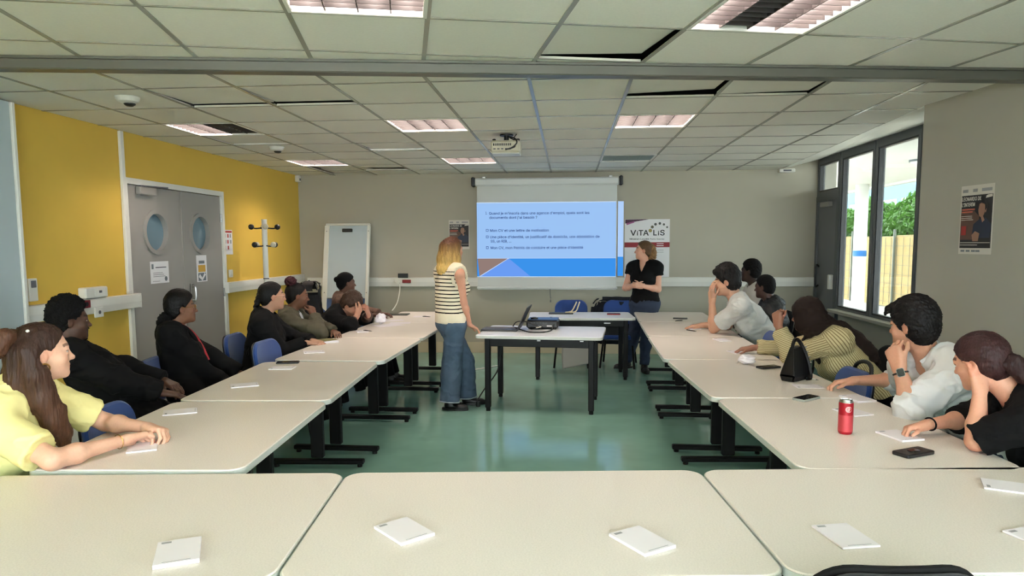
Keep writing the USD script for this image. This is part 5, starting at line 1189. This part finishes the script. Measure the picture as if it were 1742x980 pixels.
def person_blazer():
    p = Person('woman in a black blazer and red scarf seated before the grey door', (-2.65, 4.55), (-2.66, 4.60, 1.075), (38, 2, 0), (-2.58, 4.52, .47), 10, chest=22, skin=(122, 84, 64), lips=(120, 70, 62), brow=(22, 17, 16), res=.0055, hs=.95, neck=(-2.715, 4.565, .925))
    p.arm(1, (-2.38, 4.62, .54), (-2.66, 4.36, .62), hand=(.8, .4, -.35)); p.arm(-1, (-2.30, 4.82, .54), (-2.50, 4.90, .62), hand=(.8, -.2, -.35))
    sit(p, 8); p.build_skin(); p.trousers(M_kcloth)
    p.top('blouse', mat('cream_print', (214, 190, 172), .8, noise=.18, nscale=60), .012, .3, .0, 'v', -.03, fold=.004)
    cut = p.vneck(.36, .075); p.top('blazer', M_kcloth, .024, 1.92, .008, None, -.14, fold=.008, ridge=.008, seed=11, subs=[p.neckhole(.066), cut])
    a = p.c2w((.03, .125, -.02)); p.wmesh('scarf', trimesh.util.concatenate([tube([p.c2w((.045, .06, .02)), p.c2w((.05, .115, -.05)), p.c2w((.035, .150, -.16)), p.c2w((.03, .165, -.28))], [.016, .018, .022, .026], 10), tube([p.c2w((-.045, .06, .02)), p.c2w((-.045, .115, -.05)), p.c2w((-.02, .145, -.14)), p.c2w((.0, .16, -.24))], [.014, .016, .018, .02], 10)]), mat('red_scarf', (168, 30, 44), .7))
    p.wmesh('lapel', trimesh.util.concatenate([tube([p.c2w((q*.055, -.02, .035)), p.c2w((q*.065, .08, .0)), p.c2w((q*.072, .135, -.10)), p.c2w((q*.05, .16, -.24))], [.010, .014, .016, .008], 8) for q in (-1, 1)]), M_kcloth)
    p.hair(HB, (11, 9, 9), inf=.016, top=.02, hairline=(.070, .072), ear=(.006, .0), amp=.004, kind='back', nape=-.09)
    p.hair(HC, (10, 9, 9), cap=False, prims=[(p.he((0, -.115, -.07), (.055, .05, .05)), .02), (p.he((.015, -.135, -.10), (.05, .05, .045)), .02)], amp=.011, kind='curly', name='ponytail')
    p.glasses(M_gold)

def person_braid():
    p = Person('woman with glasses and a long black braid beside the empty blue chair', (-2.4, 5.4), (-2.36, 5.40, 1.098), (36, 0, 0), (-2.45, 5.36, .48), 5, chest=15, skin=(176, 134, 110), lips=(150, 90, 84), brow=(30, 24, 22), res=.0062, neck=(-2.415, 5.37, .945), girth=1.1)
    p.arm(1, (-2.10, 5.42, .72), (-2.35, 5.16, .68), hand=(.9, .3, -.1)); p.arm(-1, (-2.08, 5.52, .72), (-2.25, 5.66, .68), hand=(.9, -.3, -.1))
    sit(p, 0); p.build_skin(); p.trousers(M_kcloth); p.top('sweater', M_kcloth2, .022, 1.9, .006, 'round', -.10, fold=.008, ridge=.006, seed=14)
    p.hair(HB, (10, 9, 9), inf=.009, hairline=(.068, .074), ear=(.004, .0), amp=.003, kind='back', nape=-.08)
    b = []; pts = smoothpath([p.h2w((.0, -.098, .02)), p.h2w((.01, -.13, -.06)), p.h2w((.03, -.16, -.18)), p.h2w((.05, -.19, -.30)), p.h2w((.06, -.205, -.40)), p.h2w((.065, -.215, -.46))], 5)
    for i, q in enumerate(pts[:-2]):
        off = p.R[:, 0]*(.010 if i % 2 else -.010); b.append((ell(q+off, np.array((.026, .024, .022))*(1-.018*i)), .008))
    b.append((ell(pts[-1], (.022, .022, .035)), .01)); p.hair(HB, (10, 9, 9), cap=False, prims=b, amp=.004, kind='wavy', name='braid')
    p.glasses(mat('clear_rose_frame', (205, 160, 140), .3))

def person_olive():
    p = Person('woman in an olive jacket with a burgundy bun, chin on her hand', (-2.4, 6.0), (-2.40, 6.02, 1.055), (30, -6, 0), (-2.50, 6.0, .48), 0, chest=8, skin=(110, 76, 58), lips=(112, 66, 58), brow=(20, 16, 15), res=.0065, neck=(-2.455, 6.0, .905))
    p.arm(1, (-2.24, 5.98, .885), (-2.14, 5.83, .745), hand=(-.35, .3, .85), palm=(-.8, .4, 0), curl=(50, 60, 40), exact=True); p.arm(-1, (-2.05, 5.95, .74), (-2.2, 6.25, .74), hand=(.6, -.8, 0), curl=(30, 40, 20))
    sit(p, 0); p.build_skin(); p.trousers(M_kcloth)
    p.top('t_shirt', M_paper, .010, .3, 0, 'round', -.03, fold=.003, nr=.058)
    p.top('jacket', mat('olive_jacket', (66, 62, 46), .85, noise=.1, nscale=25), .024, 1.9, .006, 'v', -.12, fold=.010, ridge=.010, seed=17)
    p.hair(HB, (13, 10, 10), inf=.008, hairline=(.066, .078), ear=(.0, .0), amp=.002, kind='back', nape=-.07)
    p.hair(hair_mat('hair_burgundy', (64, 26, 32), .6, (90, 90, 90)), (58, 24, 30), cap=False, prims=[(p.he((0, -.072, .128), (.058, .054, .050)), .01)], amp=.009, kind='curly', name='hair_bun')
    p.hair(M_kcloth2, (24, 22, 23), prims=(), inf=.0125, hairline=(.068, .066), ear=(.0, .015), amp=0, nape=.0, name='headband', subs=[(p.he((0, -.10, .12), (.11, .10, .10)), .01)]) if False else None

def person_curled():
    p = Person('brown haired man resting his face on his hands at the far left table', (-2.4, 6.75), (-2.135, 6.72, .915), (-8, -38, 10), (-2.50, 6.72, .48), 5, sex='m', skin=(186, 136, 112), brow=(60, 42, 32), stubble=.45, res=.007, neck=(-2.255, 6.72, .835))
    p.arm(1, (-2.04, 6.60, .82), (-2.06, 6.42, .745), hand=(.2, .5, .8), palm=(-.9, .2, .2), curl=(30, 40, 30), exact=True); p.arm(-1, (-2.0, 6.84, .80), (-2.08, 7.03, .745), hand=(-.05, -.5, .8), palm=(-1, 0, 0), curl=(60, 70, 40), exact=True)
    sit(p, 0); p.build_skin(); p.trousers(M_kcloth)
    p.top('sweater', M_kcloth2, .024, 1.25, .006, 'round', -.1, fold=.008, ridge=.006, seed=21)
    pl = mat('brown_check', (84, 62, 52), .85, noise=.6, nscale=40, stretch=(1, 1, .4)); pr = p.upper(-1, .016, 1.9, .004)+p.upper(1, .013, 1.5, .004); p.cloth('shirt_sleeves', pl, pr, fold=.005)
    p.hair(hair_mat('hair_brown', (64, 46, 36), .5, (120, 120, 40)), (62, 44, 34), inf=.018, top=.03, hairline=(.078, .07), amp=.009, kind='wavy', prims=[(p.he((0, .05, .09), (.055, .035, .025)), .02)])

def person_band():
    p = Person('person with a black headband and a bun seated before the leaning whiteboard', (-2.45, 7.5), (-2.43, 7.50, 1.088), (34, 0, 0), (-2.50, 7.48, .48), 5, chest=15, skin=(96, 66, 52), lips=(96, 58, 50), brow=(18, 15, 14), res=.0075, neck=(-2.48, 7.48, .935))
    p.arm(1, (-2.12, 7.45, .74), (-2.38, 7.25, .70), hand=(.9, .2, 0)); p.arm(-1, (-2.08, 7.6, .74), (-2.25, 7.75, .70), hand=(.9, -.2, 0))
    sit(p, 0, kf=.5, foot=.1); p.build_skin(); p.trousers(M_kcloth); p.shoes(M_shoe, M_sole)
    p.top('shirt', mat('plaid_shirt', (104, 78, 66), .85, noise=.55, nscale=28), .018, 1.9, .004, 'round', -.1, fold=.008, ridge=.006, seed=23); p.collar(mat('plaid_shirt', (0, 0, 0)), .06, .075, .03, 35)
    p.hair(HB, (10, 9, 9), inf=.008, hairline=(.066, .076), ear=(.0, .0), amp=.002, kind='back', nape=-.07)
    p.hair(M_kcloth2, (10, 9, 9), inf=.012, hairline=(.072, .060), ear=(-.01, .0), amp=0, nape=-.02, name='headband')
    p.hair(HC, (9, 8, 8), cap=False, prims=[(p.he((0, -.115, .045), (.034, .032, .032)), .012), (p.hl((0, -.08, .03), (0, -.11, .045), .02, .02), .01)], amp=.006, kind='curly', name='hair_bun')

def person_grey():
    p = Person('man in a light grey t-shirt covering his mouth with his hand', (1.75, 6.25), (1.395, 6.30, 1.165), (163, -8, 0), (1.86, 6.22, .48), 178, chest=170, sex='m', sc=1.02, skin=(196, 150, 124), brow=(40, 30, 26), stubble=.2, res=.006, neck=(1.475, 6.28, 1.005))
    p.arm(-1, (1.275, 6.30, .985), (1.30, 6.315, .745), hand=(-.05, .10, 1), palm=(.9, .35, .1), curl=(12, 18, 10), spread=1.3, exact=True); p.arm(1, (1.26, 6.66, .735), (1.48, 6.58, .745), hand=(-.95, .1, -.12), palm=(0, 0, -1), curl=(14, 22, 15), spread=1.6, exact=True)
    sit(p, 180); p.build_skin(); p.trousers(M_dkdenim)
    p.top('t_shirt', mat('light_grey_cotton', (190, 192, 189), .85, noise=.03, nscale=30, bump=.2, bscale=400), .016, .72, .012, 'round', -.08, fold=.009, ridge=.010, seed=31)
    p.hair(HB, (14, 11, 10), inf=.020, top=.035, hairline=(.080, .066), ear=(.020, -.012), nape=-.07, amp=.010, kind='wavy', prims=[(p.he((.0, .055, .098), (.058, .045, .03)), .02), (p.he((.0, -.03, .115), (.05, .05, .03)), .02)])

def person_white_hood():
    p = Person('person in white with short black hair behind the grey shirt man', (1.95, 7.4), (1.88, 7.40, 1.215), (150, 0, 0), (2.02, 7.4, .52), 175, sex='m', skin=(52, 38, 34), brow=(14, 12, 12), lips=(64, 42, 40), res=.0075, neck=(1.93, 7.385, 1.055))
    p.arm(-1, (1.65, 7.2, .74), (1.9, 7.1, .74)); p.arm(1, (1.65, 7.5, .74), (1.85, 7.68, .74))
    sit(p, 180); p.build_skin(); p.trousers(M_kcloth); p.top('sweatshirt', mat('white_fleece', (196, 196, 194), .9), .022, 1.9, .004, 'round', -.1, fold=.008, seed=33); p.collar(mat('white_fleece', (0, 0, 0)), .068, .085, .04, 20, .1)
    p.hair(HC, (8, 7, 7), inf=.012, top=.012, hairline=(.072, .072), ear=(.012, -.005), nape=-.055, amp=.004, kind='curly')

def person_hood():
    p = Person('person in a dark hooded jacket with cropped hair beside the hijab wearer', (1.95, 6.85), (1.885, 6.88, 1.082), (142, -4, 0), (2.02, 6.86, .46), 170, sex='m', skin=(66, 46, 40), brow=(15, 13, 12), lips=(74, 48, 44), res=.007, neck=(1.94, 6.86, .925), hs=.95)
    p.arm(-1, (1.68, 6.7, .70), (1.95, 6.56, .68)); p.arm(1, (1.66, 7.0, .70), (1.88, 7.14, .68))
    sit(p, 175); p.build_skin(); p.trousers(M_kcloth); M_puff = mat('black_shell', (15, 16, 18), .6, noise=.1, nscale=20); p.top('jacket', M_puff, .028, 1.9, .004, 'round', -.12, fold=.010, ridge=.012, seed=35)
    p.cloth('hood', M_puff, p.lock([p.c2w((.085, .03, .02)), p.c2w((.075, -.05, .015)), p.c2w((0, -.085, -.01)), p.c2w((-.075, -.05, .015)), p.c2w((-.085, .03, .02))], (.03, .038, .045, .038, .03), world=True), fold=.008, ridge=.01)
    p.hair(HC, (8, 7, 7), inf=.010, top=.008, hairline=(.072, .072), ear=(.012, -.005), nape=-.05, amp=.003, kind='curly')

def person_hijab():
    p = Person('person in a dark brown hijab and cream striped sweater resting on a fist', (1.9, 4.75), (1.59, 4.78, 1.024), (138, -8, -4), (2.02, 4.72, .48), 178, chest=186, skin=(150, 104, 84), lips=(130, 80, 76), res=.0052, neck=(1.70, 4.77, .885), hs=.98)
    p.arm(-1, (1.420, 4.83, .950), (1.495, 4.765, .752), hand=(-.10, .10, 1), palm=(.6, .6, .2), curl=(70, 80, 45), exact=True); p.arm(1, (1.345, 5.17, .742), (1.62, 5.10, .755), hand=(-.96, .2, -.15), palm=(0, 0, -1), curl=(25, 45, 25), exact=True)
    sit(p, 178); p.build_skin(); p.trousers(M_kcloth)
    M_knit = stripe_mat('stripe_knit', (206, 192, 150), (140, 122, 84), .34)
    def stripes(V):
        L = (V-p.N) @ p.Rc; u = np.arctan2(L[:, 0], L[:, 1]+.02)*.14
        for q in (-1, 1):
            a = p.arms[q]
            for i, (s0, e0) in enumerate(((a['S'], a['E']), (a['E'], a['W']))):
                d = unit(e0-s0); w = (V-s0) @ d; r = np.linalg.norm(V-s0-w[:, None]*d, axis=1); x = unit(np.cross(d, (.3, .2, 1))); y = np.cross(d, x); th = np.arctan2((V-s0) @ x, (V-s0) @ y)
                m = (w > .0*(i == 0)-.03*(i == 1)) & (w < np.linalg.norm(e0-s0)+.03) & (r < .075)
                u = np.where(m, w if (i == 1 and q == -1) else th*.055, u)
        return np.repeat((u/.0115)[:, None]+40, 3, 1)
    p.top('sweater', M_knit, .020, 1.86, .005, 'round', -.12, fold=.009, ridge=.012, seed=41, tint=stripes, fs=8, res=.0048)
    M_hij = mat('brown_veil', (34, 23, 19), .85, spec=.25, noise=.1, nscale=18, bump=.25, bscale=500)
    pr = [(p.he((0, -.018, .025), (.092, .112, .102)), .03), (p.he((0, .0, -.07), (.078, .085, .075)), .04)]
    L = lambda *q: p.c2w(q)
    pr += p.lock([p.h2w((0, -.05, -.06)), L(0, -.035, .02), L(.02, -.075, -.06)], (.080, .082, .06), .05, True)
    pr += p.lock([L(.02, -.05, .02), L(.03, -.105, -.08), L(.02, -.135, -.20), L(.0, -.140, -.32), L(-.02, -.135, -.42)], (.06, .052, .046, .036, .016), .035, True)
    pr += p.lock([L(-.03, -.04, .03), L(-.055, -.09, -.04), L(-.075, -.125, -.14), L(-.085, -.14, -.25), L(-.09, -.14, -.35)], (.055, .056, .052, .044, .018), .035, True)
    pr += p.lock([L(-.075, .01, .01), L(-.04, .065, .0), L(.04, .075, .0), L(.10, .0, -.01)], (.040, .050, .052, .045), .04, True)
    pr += p.lock([L(0, .08, -.01), L(.01, .11, -.08), L(.02, .12, -.14)], (.05, .038, .016), .04, True)
    p.cloth('hijab', M_hij, pr, [(p.he((0, .095, -.008), (.056, .050, .088)), .01)], res=.0055, fold=.006, ridge=.010, fs=11, seed=43)

def person_white_shirt():
    p = Person('man in a white shirt with a black watch, fist at his mouth', (1.95, 3.55), (1.662, 3.50, 1.100), (126, -4, 0), (2.10, 3.50, .48), 185, chest=192, sex='m', sc=.99, skin=(200, 148, 122), brow=(26, 20, 18), stubble=.15, res=.0045, neck=(1.745, 3.495, .945))
    p.arm(-1, (1.548, 3.365, .915), (1.60, 3.315, .745), hand=(-.22, .28, .93), palm=(.75, .6, .3), curl=(60, 75, 40), exact=True); p.arm(1, (1.56, 3.90, .750), (1.82, 3.90, .755), hand=(-.95, .05, -.12), palm=(-.1, -.25, -1), curl=(32, 42, 25), exact=True)
    p.arms[-1]['E'] = np.array((1.585, 3.30, .742))
    sit(p, 178); p.build_skin(); p.trousers(M_dkdenim)
    M_sh = mat('white_shirt', (214, 214, 214), .8, noise=.02, nscale=20, bump=.15, bscale=500)
    p.top('shirt', M_sh, .022, 1.18, .012, 'deepv', -.1, fold=.011, ridge=.016, seed=51, fs=9)
    E, W = p.arms[1]['E'], p.arms[1]['W']; p.cloth('sleeve_cuff', M_sh, [(cone(E+(W-E)*.10, E+(W-E)*.24, .056, .054), .01)], fold=.006, ridge=.008, seed=6)
    p.collar(M_sh, .070, .090, .052, 38, .30, z=.004)
    p.hair(HB, (11, 9, 9), inf=.020, top=.022, hairline=(.083, .060), ear=(.018, -.016), nape=-.088, amp=.007, kind='back', prims=p.lock([(-.03, .05, .105), (-.045, .088, .085), (-.05, .104, .055)], (.022, .016, .006), .01)+[(p.he((0, .06, .09), (.055, .035, .022)), .02)])
    a = p.arms[-1]; d = unit(a['W']-a['E']); c = a['W']-d*.025; pn = -np.asarray(a['palm'], float); n = unit(pn-d*(pn @ d)); n = unit(np.array((-.35, -.9, .1))-d*(np.array((-.35, -.9, .1)) @ d)); x = np.cross(d, n); th = np.linspace(0, 2*PI, 29)
    w = p.wtube('watch_strap', [c+(x*math.cos(t)*.031+n*math.sin(t)*.0285) for t in th], .0045, M_plas, smooth=False)
    T = frame(c+n*.031, x, d, n); p.wmesh('watch_case', xf(slab(rrect(.034, .040, .009), -.004, .006, .002), T), M_psilver); p.wmesh('watch_screen', xf(slab(rrect(.029, .035, .007), .005, .0072, .0006), T), M_pblack)

def person_black_top():
    p = Person('woman in black with tied dark hair leaning on her hand at right edge', (1.95, 2.75), (1.628, 2.87, 1.030), (124, -16, -6), (2.10, 2.72, .48), 175, chest=178, skin=(206, 150, 124), lips=(170, 100, 96), brow=(50, 34, 30), res=.0044, neck=(1.735, 2.80, .895))
    p.arm(-1, (1.595, 2.80, .930), (1.560, 2.745, .742), hand=(-.05, .25, .95), palm=(-.2, .9, .1), curl=(18, 30, 25), spread=.6, exact=True); p.arm(1, (1.485, 2.965, .748), (1.70, 3.06, .752), hand=(-.93, -.05, -.2), palm=(.1, -.3, -1), curl=(45, 60, 30), exact=True)
    sit(p, 165); p.build_skin(); p.trousers(M_dkdenim)
    p.top('sweater', M_kcloth2, .020, .98, .012, 'round', -.12, fold=.009, ridge=.008, seed=61)
    E, W = p.arms[1]['E'], p.arms[1]['W']; p.cloth('sleeve', M_kcloth2, p.upper(1, .018, 1.28, .008), fold=.007, seed=5)
    tint = lambda V, L: np.array([lin((50, 28, 28))])*(.7+.7*meshkit.noise(np.c_[L[:, 0]*70, L[:, 1]*12, L[:, 2]*40], 5)[:, None])
    p.hair(HD, (50, 28, 28), inf=.011, hairline=(.076, .070), ear=(.012, -.002), amp=.004, kind='back', nape=-.075, tint=tint)
    p.hair(HD, (44, 26, 26), cap=False, prims=[(p.he((0, -.115, -.025), (.042, .035, .04)), .02)]+p.lock([(0, -.09, -.02), (.0, -.125, -.03), (.01, -.14, -.09), (.02, -.13, -.15)], (.03, .034, .026, .012)), amp=.008, kind='wavy', name='ponytail')
    a = p.arms[1]; d = unit(a['W']-a['E']); c = a['W']-d*.02; x = unit(np.cross(d, (0, 0, 1))); y = np.cross(d, x); th = np.linspace(0, 2*PI, 25)
    p.wtube('hair_tie', [c+(x*math.cos(t)+y*math.sin(t)*.9)*.0285 for t in th], .0035, M_kcloth, smooth=False)
    c = p.c2w((-.085, .100, -.05)); p.wtube('eyelet', [c+(p.Rc[:, 0]*math.cos(t)+p.Rc[:, 2]*math.sin(t))*.011 for t in th], .002, M_steel, smooth=False)

def person_blonde():
    p = Person('blonde woman in a striped knit vest and wide jeans standing at the desk', (-1.02, 6.27), (-1.035, 6.26, 1.455), (50, 2, 0), (-1.06, 6.24, .80), 38, chest=40, skin=(208, 150, 124), res=.006, neck=(-1.06, 6.235, 1.30), sc=.93, brow=(110, 80, 55))
    p.arm(1, (-.885, 6.215, .765), (-.965, 6.09, .985), hand=(.75, .25, -.45), palm=(0, 0, -1), curl=(25, 30, 15)); p.arm(-1, (-1.0, 6.44, .76), (-1.03, 6.47, 1.0), hand=(.2, .1, -1), curl=(25, 30, 15))
    p.leg(1, (-1.055, 6.24, .42), (-1.075, 6.20, .075), (.75, -.1, 0)); p.leg(-1, (-.965, 6.40, .42), (-.945, 6.42, .075), (.8, .15, 0))
    p.build_skin(); p.trousers(M_denim, .010, 1.45, .088, fold=.008, res=.007); p.shoes(M_shoe)
    for q, K, A, toe in p.legs:
        d = unit(A-K); x = unit(np.cross(d, (0, 1, 0))); y = np.cross(d, x); th = np.linspace(0, 2*PI, 25); p.wtube('jean_hem', [A+(x*math.cos(t)+y*math.sin(t))*.089 for t in th], .006, mat('frayed_hem', (150, 160, 168), .9), smooth=False)
    M_vest = stripe_mat('stripe_vest', (222, 210, 186), (30, 26, 25), .30)
    def vs(V):
        z = V[:, 2]+.008*np.sin((V[:, 0]+V[:, 1])*9); u = (z-.90)/.0335
        u = np.where(V[:, 2] < .89, .6, np.where(V[:, 2] > 1.268, .6, u)); return np.repeat(u[:, None], 3, 1)
    subs = [(ell(p.sh[q]+p.Rc[:, 0]*q*.052-p.Rc[:, 2]*.03, (.058, .085, .105), p.Rc), .008) for q in (-1, 1)]
    wv = [(cone(p.P0+p.Rc[:, 2]*.06, p.P0+p.Rc[:, 2]*.36, .150, .150, sq=(p.Rc[:, 1], .74)), .05)]
    p.top('vest', M_vest, .020, 0, 0, 'v', .0, subs=subs, extra=wv, fold=.006, ridge=.004, seed=71, tint=vs, bust=True, res=.0045)
    for q in (-1, 1):
        S = p.sh[q]; c = S+p.Rc[:, 0]*q*.004-p.Rc[:, 2]*.035; th = np.linspace(0, 2*PI, 25)
        p.wtube('armhole_band', [c+p.Rc[:, 1]*math.cos(t)*.070+p.Rc[:, 2]*math.sin(t)*.085+p.Rc[:, 0]*q*.006*math.sin(t) for t in th], .013, mat('knit_rib', (216, 204, 180), .9), smooth=False)
    def tint(V, L):
        z = np.clip((L[:, 2:3]+.25)/.33, 0, 1); n = meshkit.noise(np.c_[L[:, 0]*70, L[:, 1]*70, L[:, 2]*5], 8)[:, None]
        return (np.array([lin((214, 178, 104))])*(1-z)+np.array([lin((70, 42, 28))])*z)*(.7+.6*n)
    lk = p.lock([(.0, -.085, .03), (.0, -.105, -.08), (.0, -.115, -.18), (.005, -.12, -.25)], (.06, .062, .062, .04), .03, sq=(p.R[:, 0], 1.45)) + p.lock([(.07, -.02, .02), (.082, -.03, -.08), (.085, -.04, -.18), (.08, -.055, -.24)], (.032, .034, .034, .02), .03) + p.lock([(-.07, -.02, .02), (-.082, -.03, -.08), (-.085, -.04, -.18), (-.08, -.055, -.24)], (.032, .034, .034, .02), .03)
    p.hair(HL, (0, 0, 0), prims=lk, inf=.012, hairline=(.066, .078), ear=(.014, .0), amp=.005, nape=-.12, tint=tint, nohole=True)

def person_far():
    p = Person('woman in a black top and dark jeans standing right of the screen, hands joined', (.88, 8.36), (.885, 8.35, 1.425), (172, 3, 0), (.91, 8.36, .80), 240, chest=240, skin=(212, 162, 138), res=.0072, neck=(.905, 8.375, 1.275), sc=.94, brow=(90, 64, 44), girth=1.08)
    p.arm(-1, (.86, 8.17, 1.015), (1.075, 8.30, .995), hand=(-.9, -.1, .1), palm=(0, .9, 0), curl=(45, 50, 30)); p.arm(1, (.77, 8.20, 1.02), (.70, 8.42, 1.02), hand=(.9, -.25, -.1), palm=(0, .9, 0), curl=(45, 50, 30))
    p.leg(1, (.80, 8.40, .44), (.72, 8.47, .085), (-.9, -.35, 0)); p.leg(-1, (.93, 8.30, .44), (.90, 8.22, .085), (.1, -1, 0))
    p.build_skin(); p.trousers(M_dkdenim, .008, 1.1, .055); p.shoes(M_shoe)
    p.top('blouse', M_kcloth, .014, .36, .006, 'v', .0, fold=.006, ridge=.006, seed=81)
    def tint(V, L): return np.array([lin((128, 96, 62))])*(.6+.9*meshkit.noise(L*40, 8)[:, None])
    p.hair(HD, (84, 62, 42), inf=.009, hairline=(.070, .074), ear=(.004, .0), amp=.004, kind='back', nape=-.07)
    p.hair(hair_mat('hair_curls', (150, 112, 72), .5, (60, 60, 40)), (150, 112, 72), cap=False, prims=[(p.he((0, -.10, .03), (.05, .05, .055)), .02), (p.he((.0, -.115, -.05), (.052, .05, .075)), .03), (p.he((.01, -.10, -.12), (.04, .04, .05)), .03)], amp=.014, kind='curly', name='ponytail', tint=tint)

for fn in (person_yellow, person_jacket, person_blazer, person_braid, person_olive, person_curled, person_band, person_grey, person_white_hood, person_hood, person_hijab, person_white_shirt, person_black_top, person_blonde, person_far):
    if part(fn.__name__): fn()
